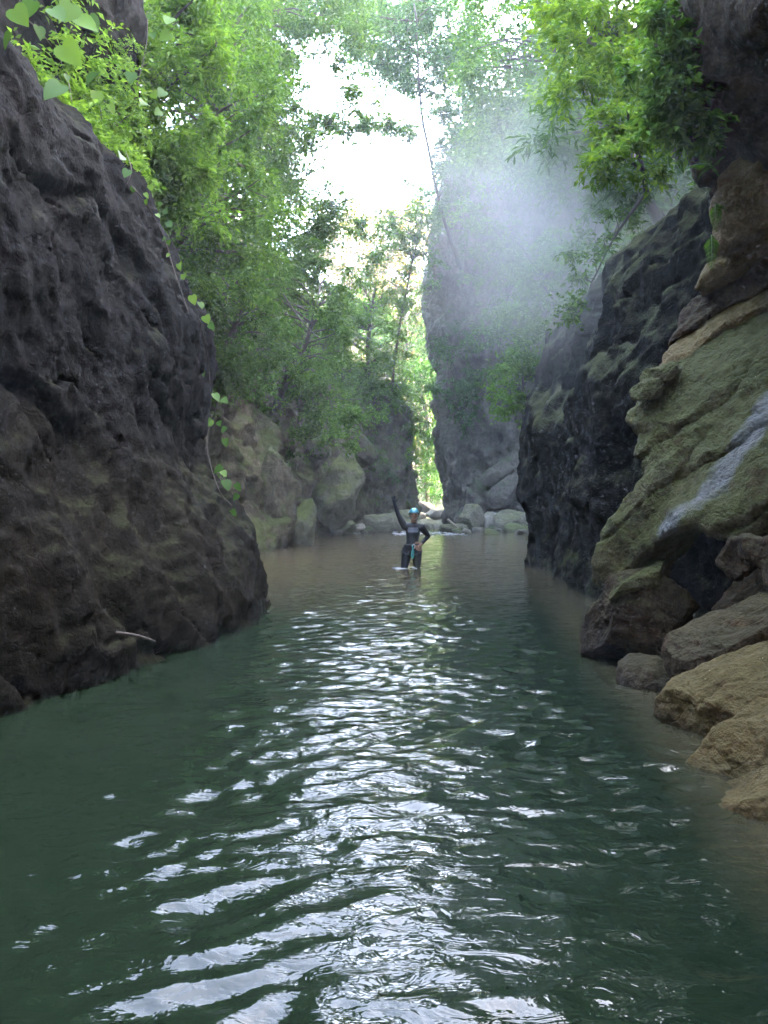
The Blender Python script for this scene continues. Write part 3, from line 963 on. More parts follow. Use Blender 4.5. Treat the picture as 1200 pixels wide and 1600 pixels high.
def sprays(C, rad, ntw, nlf, L, w=0.24, flat=0.55, droop=0.35, r=rng, up=None):
    """leafy twigs radiating from centres C (m,3); returns V, F"""
    C = np.asarray(C, float)
    m = len(C)
    rad = np.broadcast_to(np.asarray(rad, float), (m,))
    c = np.repeat(C, ntw, 0)
    rr = np.repeat(rad, ntw) * r.uniform(0.55, 1.15, m * ntw)
    d = r.normal(size=(m * ntw, 3))
    d[:, 2] *= flat
    d /= np.linalg.norm(d, axis=1)[:, None]
    if up is not None:
        d = d + np.repeat(np.asarray(up, float), ntw, 0)
        d /= np.linalg.norm(d, axis=1)[:, None]
    t = np.tile(np.linspace(0.15, 1.0, nlf), m * ntw)
    cc = np.repeat(c, nlf, 0)
    dd = np.repeat(d, nlf, 0)
    R_ = np.repeat(rr, nlf)
    pos = cc + dd * (R_ * t)[:, None]
    pos[:, 2] -= droop * R_ * t ** 2 * 0.6
    k = len(pos)
    pos += r.normal(size=(k, 3)) * (R_ * 0.07)[:, None]
    upv = np.array([0, 0, 1.0]) + r.normal(size=(k, 3)) * 0.42
    side = np.cross(dd, np.array([0, 0, 1.0]))
    sg = np.where(np.arange(k) % 2 == 0, 1.0, -1.0)
    ld = dd * 0.55 + side * sg[:, None] * 0.85 + r.normal(size=(k, 3)) * 0.35
    ld[:, 2] -= 0.25
    return leaf_tris(pos, ld, upv, L * r.uniform(0.6, 1.25, k), w)


def tree(name, label, trunk, r0, clumps, mat, leaf=0.11, ntw=9, nlf=12, w=0.24, cat="tree", group=None, bark='bark', flat=0.55, droop=0.35, limbs=True):
    """trunk: path; clumps: list of (point, radius)"""
    base = np.array(trunk[0], float)
    root = empty(name, base)
    tag(root, label, cat, group)
    path = smooth_path(np.array(trunk, float), 14)
    path += np.cumsum(rng.normal(size=path.shape) * 0.012 * np.linalg.norm(path[-1] - path[0]), 0) * np.linspace(0, 1, 14)[:, None] * 0.4
    tb = TB()
    tb.tube(path - base, np.linspace(r0, r0 * 0.35, 14), 7)
    C = np.array([c for c, _ in clumps], float)
    rad = np.array([q for _, q in clumps], float)
    if limbs:
        for c, q in zip(C, rad):
            dist = np.linalg.norm(path - c, axis=1) + 0.5 * np.maximum(0, path[:, 2] - c[2] + 0.2) * 2
            dist[:3] += 2
            i = int(np.argmin(dist))
            a = path[i]
            if (c[2] < path[3][2] - 0.1 and np.linalg.norm(c - a) > 0.7) or np.linalg.norm(c - a) > 4.5 * q:
                continue
            mid = a * 0.45 + c * 0.55 + np.array([0, 0, 0.12 * np.linalg.norm(c - a)]) + rng.normal(size=3) * 0.08 * np.linalg.norm(c - a)
            lp = smooth_path([a, mid, c], 6) - base
            l0 = min(r0 * 0.4, 0.012 + 0.018 * np.linalg.norm(c - a))
            tb.tube(lp, np.linspace(l0, l0 * 0.25, 6), 4)
    obj("trunk", tb.mesh("trunk"), M[bark], root)
    C2 = np.vstack([C, C + rng.normal(size=C.shape) * rad[:, None] * 0.5])
    V, F = sprays(C2, np.concatenate([rad, rad * 0.8]), ntw, nlf, leaf * 1.15, w, flat, droop)
    obj("crown", mesh_np("crown", V - base, F, False), M[mat], root)
    return root


def region(rect, Y, n, rad, jit=0.25):
    """clump list: random points in a photo-window at depths between Y[0] and Y[1]"""
    out = []
    for _ in range(n):
        y = rng.uniform(*Y)
        out.append((P(rng.uniform(rect[0], rect[2]), rng.uniform(rect[1], rect[3]), y), rad * rng.uniform(1 - jit, 1 + jit)))
    return out


def pts(lst, Y, rad):
    return [(P(q[0], q[1], Y + rng.uniform(-1, 1)), rad * (q[2] if len(q) > 2 else 1.0)) for q in lst]


# trees over and round the patch of sky
tree("tree", "slender tree leaning from the pillar's top edge, crown filling the sky's top middle",
     [P(720, 420, 35), P(690, 330, 33), P(668, 230, 32), P(652, 130, 31), P(640, -20, 30)], 0.09,
     pts([(560, 15), (600, 5), (640, 20), (690, 10), (735, 40), (575, 55), (612, 62), (652, 70), (694, 80), (625, 105), (655, 122, .8),
          (703, 125), (590, 95, .8), (684, 170, .5), (694, 215, .5), (612, 196, .45), (640, 207, .4), (572, 186, .4), (705, 290, .5),
          (700, 175, .6), (655, 30), (690, 330, .5), (676, 140, .5), (596, 20), (648, 50), (600, 80), (720, 85), (670, 40), (630, 60), (585, 35), (670, 100), (640, 95), (615, 35), (720, 10), (560, 45), (540, 20, .8), (665, 5), (600, 125, .6), (698, 150, .6), (712, 240, .6), (700, 260, .5)], 31, 1.0), 'leaf_dark', 0.13, 10, 14)
tree("tree", "broad leafy tree on the left slope reaching its boughs over the river into the sky",
     [P(330, 420, 21), P(350, 250, 21), P(375, 100, 21.5), P(400, -60, 22)], 0.2,
     pts([(380, 10), (420, 30), (460, 5), (505, 25), (545, 45, .8), (400, 80), (445, 95, .8), (425, 140), (465, 165, .7), (395, 170), (420, 215), (385, 260),
          (440, 250, .7), (430, 290), (415, 170), (400, 125), (385, 330), (440, 120), (455, 30), (480, 30), (380, 60), (410, 0), (440, -10), (365, 260), (480, 205, .5), (520, 195, .4), (410, 310), (455, 330, .8), (480, 375, .8), (440, 400), (500, 405, .6), (395, 370), (425, -30, 1.3),
          (500, -50, 1.3), (560, -60, 1.2), (350, 50), (345, 150), (360, 210), (350, 310), (470, 60, .6), (535, 90, .4), (405, 350), (430, 60), (370, 130)], 22, 0.72), 'leaf', 0.115, 11, 13)
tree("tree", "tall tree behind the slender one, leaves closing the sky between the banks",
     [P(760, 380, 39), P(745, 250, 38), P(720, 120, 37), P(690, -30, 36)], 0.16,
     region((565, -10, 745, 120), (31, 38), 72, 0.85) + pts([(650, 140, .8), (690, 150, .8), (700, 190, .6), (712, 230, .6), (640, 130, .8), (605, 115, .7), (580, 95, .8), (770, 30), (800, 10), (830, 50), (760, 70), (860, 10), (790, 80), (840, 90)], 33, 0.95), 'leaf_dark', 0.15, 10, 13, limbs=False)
tree("tree", "far leaning tree on the left slope, its twigs speckling the sky",
     [P(330, 330, 29), P(370, 200, 28), P(410, 80, 28), P(450, -40, 28)], 0.16,
     region((375, -30, 560, 50), (24, 28), 45, 0.75) + region((370, 50, 480, 150), (24, 28), 34, 0.6) + region((375, 150, 445, 270), (24, 28), 26, 0.65)
     + pts([(450, 235, .7), (475, 220, .7), (500, 205, .6), (525, 198, .6), (550, 196, .6), (575, 195, .6), (600, 198, .6), (612, 186, .5), (560, 80, .6), (545, 110, .6), (570, 60, .8), (550, 60, .6),
            (545, 145, .5), (555, 175, .6), (460, 190, .7), (485, 185, .5), (630, 192, .6), (590, 190, .7), (535, 205, .6), (490, 215, .8), (465, 225, .8)], 26, 0.95), 'leaf', 0.14, 10, 13, limbs=False)
tree("tree", "thin tree in the middle distance, yellow light showing between its leaves",
     [P(610, 640, 37), P(620, 540, 36), P(640, 440, 35), P(665, 330, 34)], 0.08,
     pts([(560, 345, .6), (600, 350), (640, 365), (668, 395), (590, 395, .7), (640, 420, .8), (660, 450, .7), (690, 325, .6), (620, 385, .8), (575, 370, .5),
          (655, 345, .8), (610, 440, .8), (570, 430, .7), (680, 355, .6), (645, 480, .8), (600, 470, .6)], 35, 0.72) + region((550, 330, 692, 420), (33, 37), 16, 0.65), 'leaf', 0.14, 9, 12)
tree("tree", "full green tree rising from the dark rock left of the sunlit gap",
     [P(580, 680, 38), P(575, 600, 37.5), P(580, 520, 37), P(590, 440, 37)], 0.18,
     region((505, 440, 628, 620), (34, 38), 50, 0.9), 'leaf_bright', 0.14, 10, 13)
tree("tree", "leafy tree hanging low over the mossy outcrop on the left bank",
     [P(430, 640, 26), P(450, 590, 25.5), P(480, 540, 25), P(500, 480, 25)], 0.15,
     region((395, 430, 560, 690), (23, 28), 74, 0.6), 'leaf', 0.12, 10, 12)
tree("tree", "bushy tree high on the left slope, in front of the broad leafy tree",
     [P(250, 520, 16.5), P(270, 380, 16), P(300, 240, 16), P(320, 100, 16)], 0.16,
     region((250, -20, 425, 480), (14.5, 19), 130, 0.52), 'leaf', 0.105, 10, 12)
tree("tree", "young tree rooted on top of the dark wall, sprays of leaves falling over its rim",
     [P(190, 330, 12.6), P(215, 200, 12.5), P(240, 60, 12.5), P(260, -60, 12.5)], 0.11,
     region((195, -20, 345, 330), (11.5, 13.5), 80, 0.40), 'leaf_bright', 0.095, 9, 12)
tree("tree", "drooping tree on the left slope with branches nearly touching the fluted bank",
     [P(330, 640, 19), P(350, 560, 18.6), P(375, 480, 18.3), P(400, 400, 18)], 0.12,
     region((300, 400, 440, 620), (17, 20), 55, 0.46), 'leaf', 0.10, 9, 12)
tree("tree", "pale-leaved tall tree filling the left slope behind the bushy one",
     [P(300, 500, 27), P(320, 340, 27), P(340, 160, 27), P(360, 0, 27)], 0.22,
     region((300, -30, 425, 200), (24, 29), 50, 0.95) + region((300, 200, 450, 430), (24, 29), 60, 0.95) + region((430, 290, 520, 420), (26, 30), 22, 0.75) + region((430, 400, 525, 470), (26, 30), 14, 0.8), 'leaf', 0.14, 11, 13)
# the right bank's trees
tree("tree", "dense tree crowning the pillar beyond the mist",
     [P(860, 300, 34), P(840, 210, 33), P(820, 120, 32), P(810, 30, 32)], 0.22,
     region((705, 90, 900, 270), (29, 34), 52, 1.05), 'leaf_dark', 0.14, 10, 13)
tree("tree", "leafy tree on the right bank above the mist, its crown cut by the frame",
     [P(930, 330, 22), P(900, 200, 21), P(870, 80, 20), P(850, -40, 20)], 0.18,
     region((730, -20, 930, 260), (18, 23), 95, 0.72), 'leaf', 0.12, 10, 13)
tree("tree", "bright yellow-green tree overhanging the right cliff at the top",
     [P(1060, 250, 13), P(1010, 150, 12.5), P(960, 60, 12), P(930, -40, 12)], 0.12,
     region((870, -20, 1050, 170), (10.5, 13), 46, 0.42), 'leaf_yellow', 0.10, 9, 12)
tree("tree", "narrow-leaved tree drooping over the mossy rim of the right cliff",
     [P(1030, 350, 14.5), P(990, 260, 14), P(950, 190, 13.5), P(920, 120, 13)], 0.10,
     region((840, 130, 1020, 300), (12, 16), 40, 0.48), 'leaf', 0.16, 8, 10, w=0.11)
tree("shrub", "olive-leaved shrub clinging to the brown wall at the upper right",
     [P(1090, 250, 7.2), P(1080, 200, 7.0), P(1070, 140, 6.9), P(1060, 90, 6.8)], 0.04,
     region((1025, 20, 1125, 225), (6.5, 7.2), 34, 0.2), 'leaf', 0.085, 8, 9, cat="shrub")
tree("shrub", "sunny yellow-green bush beside the olive shrub on the right rim",
     [P(1010, 300, 10.5), P(1000, 250, 10.2), P(985, 210, 10), P(980, 170, 9.8)], 0.04,
     region((935, 165, 1030, 275), (9.3, 10.3), 18, 0.28), 'leaf_yellow', 0.09, 8, 10, cat="shrub")
tree("shrub", "bush hanging in the cleft between pillar and dark cliff",
     [P(880, 500, 21), P(865, 470, 20.5), P(850, 450, 20), P(840, 430, 20)], 0.05,
     region((790, 380, 900, 570), (17.5, 20.5), 44, 0.42), 'leaf', 0.11, 8, 11, cat="shrub")
tree("shrub", "light green bush low in the cleft, over the dark cliff's shoulder",
     [P(860, 660, 20), P(845, 640, 19.5), P(825, 620, 19), P(815, 610, 19)], 0.04,
     region((770, 540, 860, 660), (18.5, 21), 20, 0.36), 'leaf_bright', 0.11, 8, 11, cat="shrub")
tree("creeper", "creeper spread over the left corner of the grey pillar",
     [P(730, 680, 35.6), P(715, 640, 35.6), P(705, 600, 35.7), P(700, 560, 35.8)], 0.05,
     region((680, 545, 745, 650), (35.0, 35.8), 16, 0.7), 'leaf_dark', 0.16, 8, 11, cat="creeper")
tree("creeper", "hanging creeper on the pillar's face above the slanting slabs",
     [P(800, 420, 34.4), P(790, 480, 34.4), P(780, 540, 34.4), P(775, 590, 34.4)], 0.05,
     region((740, 330, 840, 590), (33.4, 34.6), 34, 0.8), 'leaf', 0.16, 8, 11, cat="creeper")
tree("creeper", "leafy creeper trailing down the dark cliff's upper rim behind the mist",
     [P(1010, 300, 12.2), P(980, 340, 12.4), P(945, 390, 13.2), P(910, 450, 14.2)], 0.03,
     pts([(1040, 250, .8), (1000, 290), (985, 320), (960, 335), (945, 370), (925, 400), (905, 430), (895, 470), (880, 500), (965, 300), (940, 330), (915, 370), (1015, 262)], 13.4, 0.34), 'leaf', 0.10, 8, 10, cat="creeper")
# the sunlit trees in the gap and beyond
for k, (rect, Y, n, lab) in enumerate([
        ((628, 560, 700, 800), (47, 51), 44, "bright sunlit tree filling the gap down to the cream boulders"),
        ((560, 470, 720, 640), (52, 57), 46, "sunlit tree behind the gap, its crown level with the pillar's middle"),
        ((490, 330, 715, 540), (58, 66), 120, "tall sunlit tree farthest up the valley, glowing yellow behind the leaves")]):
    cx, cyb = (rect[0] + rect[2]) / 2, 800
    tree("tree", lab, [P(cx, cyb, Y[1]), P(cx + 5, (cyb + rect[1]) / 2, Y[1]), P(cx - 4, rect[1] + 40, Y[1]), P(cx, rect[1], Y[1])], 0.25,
         region(rect, Y, n, 1.25 + 0.3 * k), ['leaf_gap', 'leaf_gap', 'leaf_sunlit_gold'][k], 0.22 + 0.05 * k, 9, 12)


# ------------------------------------------------------------------ shrubs standing on slopes and rims
def shrub_meshes(k, leaf, w):
    r = np.random.default_rng(500 + k)
    n = 9
    C = r.normal(size=(n, 3)) * np.array([0.42, 0.42, 0.28]) + np.array([0, 0, 0.55])
    V, F = sprays(C, r.uniform(0.35, 0.6, n), 8, 10, leaf, w, 0.6, 0.4, r)
    fm = mesh_np("foliage", V, F, False)
    tb = TB()
    for c in C[:6]:
        tb.tube(smooth_path([(0, 0, -0.2), c * np.array([0.4, 0.4, 0.55]), c], 5), np.linspace(0.03, 0.008, 5), 4)
    return fm, tb.mesh("stem")


kinds = []
for k in range(9):
    fm, sm = shrub_meshes(k, [0.14, 0.17, 0.12][k % 3], [0.26, 0.2, 0.3][k % 3])
    fm.materials.append(M[['leaf', 'leaf_dark', 'leaf_bright'][(k // 3) % 3]])
    sm.materials.append(M['bark'])
    kinds.append((fm, sm))


def place_shrubs(G, Nn, zmin, zmax, n, size, label, group, cond=None, ks=range(9), seed=1):
    r = np.random.default_rng(seed)
    pp, nn = G.reshape(-1, 3), Nn.reshape(-1, 3)
    ok = (pp[:, 2] > zmin) & (pp[:, 2] < zmax)
    if cond is not None:
        ok &= cond(pp)
    idx = np.nonzero(ok)[0]
    for i in r.choice(idx, min(n, len(idx)), replace=False):
        kk = r.choice(list(ks))
        sc = size * r.uniform(0.65, 1.35)
        y, z = pp[i][1], pp[i][2]
        f = (z - zmin) / (zmax - zmin)
        word = ['small', 'middling', 'large'][int(min(2, (sc / size - 0.65) / 0.234))] + ' ' + \
            ['mid-green', 'dark-green', 'bright-green'][(kk // 3) % 3] + ' ' + ['', 'narrow-leaved ', 'broad-leaved '][kk % 3] + 'shrub'
        hw = 'low' if f < 0.25 else ('midway up' if f < 0.55 else 'high')
        root = empty("shrub", pp[i] - nn[i] * 0.05)
        tag(root, label(word, hw, y), "shrub", group)
        ax = Vector(nn[i] * 0.55 + np.array([0, 0, 0.6])).to_track_quat('Z', 'Y').to_euler()
        root.rotation_euler = ax
        root.rotation_euler.rotate_axis('Z', r.uniform(0, 6.28))
        root.scale = (sc, sc, sc * r.uniform(0.8, 1.1))
        fm, sm = kinds[kk]
        obj("foliage", fm, None, root)
        obj("stem", sm, None, root)


inview = lambda p: (p[:, 1] > 1) & (np.abs(p[:, 0]) < 0.62 * p[:, 1] + 0.5) & ((p[:, 2] - CAMH) / np.maximum(p[:, 1], .1) < 0.75)
place_shrubs(gL2, nL2, 4.6, 20, 80, 1.05, lambda w, h, y: f"{w} {h} on the left slope " + ("just behind the dark wall" if y < 17 else "above the mossy hump" if y < 25 else "above the leaning outcrop" if y < 32 else "beside the sunlit gap"), "shrubs on the left slope", inview, seed=2)
place_shrubs(gL2, nL2, 2.2, 4.8, 16, 0.5, lambda w, h, y: f"{w} {h} in the left bank " + ("over the fluted rock" if y < 22 else "over the mossy hump" if y < 29 else "by the dark block"), "shrubs in the left bank's cracks", lambda p: inview(p) & (p[:, 1] > 16), seed=3)
place_shrubs(gL1, nL1, 5.7, 7.6, 20, 0.34, lambda w, h, y: f"{w} {h} on the dark left wall's top " + ("by the biggest leaves" if y < 6 else "over its middle" if y < 9 else "at its far corner"), "shrubs on the dark wall's rim", lambda p: inview(p) & (p[:, 1] > 8.6), seed=4)
place_shrubs(gR2, nR2, 6.6, 16, 46, 0.95, lambda w, h, y: f"{w} {h} on the right slope " + ("above the olive rim" if y < 13 else "above the cliff's shoulder" if y < 19 else "in the cleft by the pillar"), "shrubs on the right slope", inview, seed=5)
place_shrubs(gR3, nR3, 14.5, 22, 26, 1.3, lambda w, h, y: f"{w} {h} on the grey pillar's top, " + ("on its front" if y < 37.5 else "on its back"), "shrubs on the pillar", inview, seed=6)
place_shrubs(gR1, nR1, 6.2, 9, 16, 0.45, lambda w, h, y: f"{w} {h} on the brown right wall " + ("at its far end" if y > 5 else "at its near end"), "shrubs on the brown wall's rim", inview, ks=[6, 7, 8, 0, 1], seed=7)


def undergrowth(G, Nn, cond, n, leaf, label, mat, seed):
    r = np.random.default_rng(seed)
    pp, nn = G.reshape(-1, 3), Nn.reshape(-1, 3)
    w = cond(pp, nn) * np.clip(0.5 + 2.2 * fbm(pp * 0.5, 3, seed), 0.02, 1)
    w = w / w.sum()
    i = r.choice(len(pp), n, p=w)
    V, F = sprays(pp[i] + nn[i] * 0.03, leaf * r.uniform(1.6, 3.2, n), 3, 5, leaf, 0.25, 0.6, 0.6, r, up=nn[i] * 0.8)
    tag(obj("undergrowth", mesh_np("undergrowth", V, F, False), M[mat]), label, kind="stuff")


sm = lambda x, a, b: np.clip((x - a) / (b - a), 0, 1)
undergrowth(gL2, nL2, lambda p, n: (inview(p) * (0.04 * (p[:, 2] > 1.2) + sm(p[:, 2], 3.6, 6.5))), 3200, 0.12, "low leafy growth over the left slope", 'leaf', 31)
undergrowth(gR2, nR2, lambda p, n: (inview(p) * sm(p[:, 2], 5.6, 8)), 1600, 0.11, "low leafy growth over the right slope", 'leaf', 32)
undergrowth(gR3, nR3, lambda p, n: (inview(p) * (0.06 * (p[:, 2] > 5) + sm(p[:, 2], 11, 16))), 1500, 0.16, "creepers and ferns over the grey pillar", 'leaf_dark', 33)
undergrowth(gL1, nL1, lambda p, n: (inview(p) * sm(p[:, 2], 5.5, 6.2) * (0.10 + sm(-p[:, 2], -7.4, -6.2)) * sm(-p[:, 2], -10, -8.5) * (0.12 + sm(p[:, 1], 7.5, 9.5))), 800, 0.09, "low leafy growth on top of the dark wall", 'leaf_bright', 34)
undergrowth(gR1, nR1, lambda p, n: (inview(p) * (sm(p[:, 2], 5.6, 7))), 350, 0.07, "small ferns and weeds on the brown right wall", 'leaf_bright', 35)


# unseen cliff added behind the viewpoint to shade the near left wall
bk = []
for z, ins in ((-1.2, 0), (0, 0), (3, -0.3), (7, 0.2), (12, 1.5), (18, 5), (24, 10)):
    bk.append([(x, y - ins) for x, y in ((9, -11), (4, -11.5), (0, -12.5), (-4, -12), (-9, -11))])
oB, gB, nB = rock_wall("cliff", [-1.2, 0, 3, 7, 12, 18, 24], bk, 80, 80, M['rock_brown'], "unseen brown cliff added behind the viewpoint to cut off light", 17,
                       dict(a_big=0.8, a_med=0.4, a_fine=0.1), flip=False)


# woods on the hills: one mass
def forest(fn, x, y, n, rad, leaf, mat, seed, label, cond=None):
    r = np.random.default_rng(seed)
    X, Y = r.uniform(*x, n), r.uniform(*y, n)
    C = np.stack([X, Y, fn(X, Y) + r.uniform(0.2, 4.5, n)], 1)
    if cond is not None:
        C = C[cond(C)]
    V, F = sprays(C, rad * r.uniform(0.6, 1.3, len(C)), 7, 7, leaf, 0.32, 0.7, 0.3, r)
    tag(obj("woods", mesh_np("woods", V, F, False), M[mat]), label, kind="stuff")


forest(far_h, (-28, 28), (64, 118), 1500, 2.2, 0.75, 'leaf_sunlit_gold', 41, "sunlit wood covering the hillside beyond the gorge")
forest(right_shade_h, (10, 30), (-14, 47), 900, 1.9, 0.6, 'leaf', 42, "wood on the hill above the right bank")
forest(left_h, (-34, -11), (-14, 50), 700, 1.9, 0.6, 'leaf', 43, "wood on the hill above the left bank")


# ------------------------------------------------------------------ things rooted on the rock: find the visible surface point
# one big heart-shaped leaf, 1 unit long, hanging along -Z and facing -Y
def heart_mesh(mat):
    out = [(0, 0.02), (0.16, 0.10), (0.34, 0.06), (0.45, -0.12), (0.43, -0.36), (0.30, -0.62), (0.12, -0.84), (0, -0.98)]
    V, F = [], []
    for x, z in out:
        V.append((x, -0.18 * abs(x) + 0.12 * z * z, z))
    for x, z in out[1:-1]:
        V.append((-x, -0.18 * abs(x) + 0.12 * z * z, z))
    V.append((0, 0.03, -0.3))
    V.append((0, 0.06, -0.65))
    rt = list(range(8))
    lf = [0] + list(range(8, 14)) + [7]
    for k in range(7):
        mid = 14 if k < 4 else 15
        F.append((rt[k], mid, rt[k + 1]))
        F.append((lf[k + 1], mid, lf[k]))
    F.append((rt[4], 14, 15))
    F.append((lf[4], 15, 14))
    me = mesh_np("leaf", np.array(V), np.array(F), True)
    me.materials.append(mat)
    return me


HEART = heart_mesh(M['leaf_vine'])
rv = np.random.default_rng(77)


def vine(label, G, Nn, path, leaves, off=0.06, nrand=0, size=(0.07, 0.11), stem_r=0.008, group=None, front=0.15):
    """path: photo pixels along the rock; leaves: (px, py, pixel size) pinned ones; nrand more are set along the stem"""
    sp = []
    for px, py in path:
        p, n = surf(G, Nn, px, py)
        sp.append(p + n * off)
    sp = np.array(sp)
    root = empty("vine", sp[0])
    tag(root, label, "vine", group)
    full = smooth_path(sp, 8 * len(sp))
    tb = TB()
    tb.tube(full - sp[0], np.linspace(stem_r, stem_r * 0.5, len(full)), 5)
    obj("stem", tb.mesh("stem"), M['bark'], root)
    spots = []
    for px, py, s in leaves:
        p, n = surf(G, Nn, px, py)
        p = p + n * (off + 0.06) - np.array([0, front, 0])
        spots.append((P(px, py - s * 0.4, p[1]), s * p[1] / FPX))
    for k in range(nrand):
        q = full[rv.integers(1, len(full))] + rv.normal(size=3) * np.array([0.10, 0.08, 0.08])
        spots.append((q, rv.uniform(*size)))
    for q, s in spots:
        o = obj("leaf", HEART, None, root)
        o.location = Vector(q - sp[0])
        o.scale = (s * rv.uniform(0.8, 1.15), s, s * rv.uniform(0.85, 1.1))
        o.rotation_euler = (R(rv.uniform(-45, 5)), R(rv.uniform(-50, 50)), R(rv.uniform(-35, 55)))
    return root


vine("vine with the biggest heart-shaped leaves, hanging at the top left corner", gL1, nL1, [(30, 20), (70, 60), (95, 110), (120, 160)],
     [(98, 92, 52), (122, 46, 42), (95, 150, 42), (150, 125, 26), (22, 30, 40), (52, 16, 36), (82, 26, 30), (140, 36, 30), (60, 52, 26), (112, 20, 34), (16, 62, 26)], nrand=5, size=(0.07, 0.12), front=0.9)
vine("leafy vine trailing along the dark wall's upper rim", gL1, nL1, [(120, 150), (160, 175), (190, 215), (200, 260), (195, 290)],
     [(150, 152, 22), (205, 122, 20), (190, 250, 20), (200, 272, 16), (170, 170, 18), (140, 170, 18), (182, 205, 18)], nrand=10, size=(0.06, 0.11), front=0.5)
vine("vine running down the rim edge where the dark wall steps outward", gL1, nL1, [(200, 290), (235, 325), (260, 370), (280, 430), (300, 490)],
     [(258, 332, 14), (262, 352, 12), (300, 468, 15), (312, 478, 14), (320, 500, 15), (328, 512, 14)], nrand=14, size=(0.06, 0.10))
vine("sparse vine of paired leaves hanging down the dark wall's outer edge", gL1, nL1, [(318, 500), (330, 560), (335, 640), (338, 700), (345, 760), (365, 790)],
     [(335, 622, 17), (348, 628, 13), (330, 662, 15), (342, 664, 14), (352, 672, 12), (352, 692, 16), (346, 735, 15), (352, 758, 18), (368, 762, 14), (371, 778, 14)], nrand=4, size=(0.08, 0.11))
vine("short vine with round pale leaves beneath the leafy tree, top left", gL1, nL1, [(235, 20), (250, 80), (262, 150), (250, 200)],
     [(265, 60, 22), (266, 36, 20), (240, 152, 20), (256, 150, 20), (250, 180, 18), (225, 165, 16)], nrand=6, size=(0.07, 0.11), front=0.6)


def frond(L, nl, width):
    """a fern frond lying along +X, drooping; 1 mesh"""
    t = np.linspace(0, 1, 10)
    rach = np.stack([t * L, 0 * t, 0.12 * L * np.sin(t * 2.2) - 0.22 * L * t ** 2], 1)
    tb = TB()
    tb.tube(rach, np.linspace(0.006, 0.002, 10), 4)
    tt = np.repeat(np.linspace(0.12, 0.98, nl), 2)
    p = np.stack([np.interp(tt, t, rach[:, k]) for k in range(3)], 1)
    sg = np.tile([1.0, -1.0], nl)
    d = np.stack([np.full(2 * nl, 0.55), sg, np.full(2 * nl, -0.35)], 1)
    n = np.tile([0, 0, 1.0], (2 * nl, 1))
    V, F = leaf_tris(p, d, n, width * (1.25 - tt) * np.minimum(1, tt * 5) + 0.008, 0.12)
    tb.add(V, F)
    me = tb.mesh("frond", False)
    me.materials.append(M['leaf_bright'])
    return me


def slab_points():
    bpy.context.view_layer.update()
    W = [gR1.reshape(-1, 3)]
    for o in COL.objects:
        if o.name.startswith("rock_slab"):
            v = np.empty(len(o.data.vertices) * 3)
            o.data.vertices.foreach_get("co", v)
            W.append(v.reshape(-1, 3) + np.array(o.location))
    return np.vstack(W)


SP = slab_points()
SN = np.tile([-0.6, -0.8, 0.0], (len(SP), 1))
FR = [frond(0.32, 15, 0.075), frond(0.24, 13, 0.055), frond(0.22, 12, 0.065)]


def fern(label, G, Nn, px, py, dirs):
    p, n = surf(G, Nn, px, py)
    root = empty("fern", p + n * 0.12)
    tag(root, label, "fern")
    for k, (dx, dz, s) in enumerate(dirs):
        o = obj("frond", FR[k % 3], None, root)
        d = Vector((dx, -0.35, dz)).normalized()
        o.rotation_euler = d.to_track_quat('X', 'Z').to_euler()
        o.scale = (s, s, s)
    return root


fern("wide fern spreading leftward from the brown wall at the upper right", SP, SN, 1110, 275, [(-1, -0.1, 1.0), (-0.9, -0.6, 0.9), (-0.5, 0.25, .9), (0.8, 0.5, 0.9), (-1, 0.2, 1.0), (0.3, -0.8, 0.8)])
fern("small fern hanging straight down under the wide one", SP, SN, 1124, 325, [(-0.2, -1, 0.9), (0.15, -1, 0.8), (0.5, -0.5, .6)])
fern("lowest fern with one bright drooping frond, above the narrow ledge", SP, SN, 1116, 372, [(-0.15, -1, 1.1), (0.2, -0.9, 0.7)])
fern("fern tuft hanging from the olive shrub's foot", SP, SN, 1085, 215, [(-1, -0.3, .8), (0.6, -0.5, .8), (0.1, -1, .7), (-.4, .5, .7)])

# bare sticks
def stick(name, label, path, r, mat='twig', cat="stick"):
    tb = TB()
    pth = smooth_path(np.array(path), 12)
    tb.tube(pth - pth[0], np.linspace(r, r * 0.5, 12), 6)
    o = obj(name, tb.mesh(name), M[mat])
    o.location = Vector(pth[0])
    return tag(o, label, cat)


stick("driftwood_stick", "thin driftwood stick propped against the pointed pale boulder", [P(700, 812, 33), P(712, 822, 32.6), P(724, 832, 32.3)], 0.06)
a, n_ = surf(gL1, nL1, 178, 990)
b, n_ = surf(gL1, nL1, 232, 1005)
stick("root", "pale dead root sticking out at the foot of the dark wall", [a + np.array([-.05, 0, .02]), (a + b) / 2 + np.array([0.05, -0.06, 0.03]), b + np.array([.08, -.05, 0])], 0.02, mat='bark', cat="root")
stick("branch", "bare grey branch slanting down the left slope between the shrubs", [P(395, 385, 22), P(430, 440, 21.6), P(470, 500, 21.4), P(500, 530, 21.2)], 0.03, mat='bark', cat="branch")

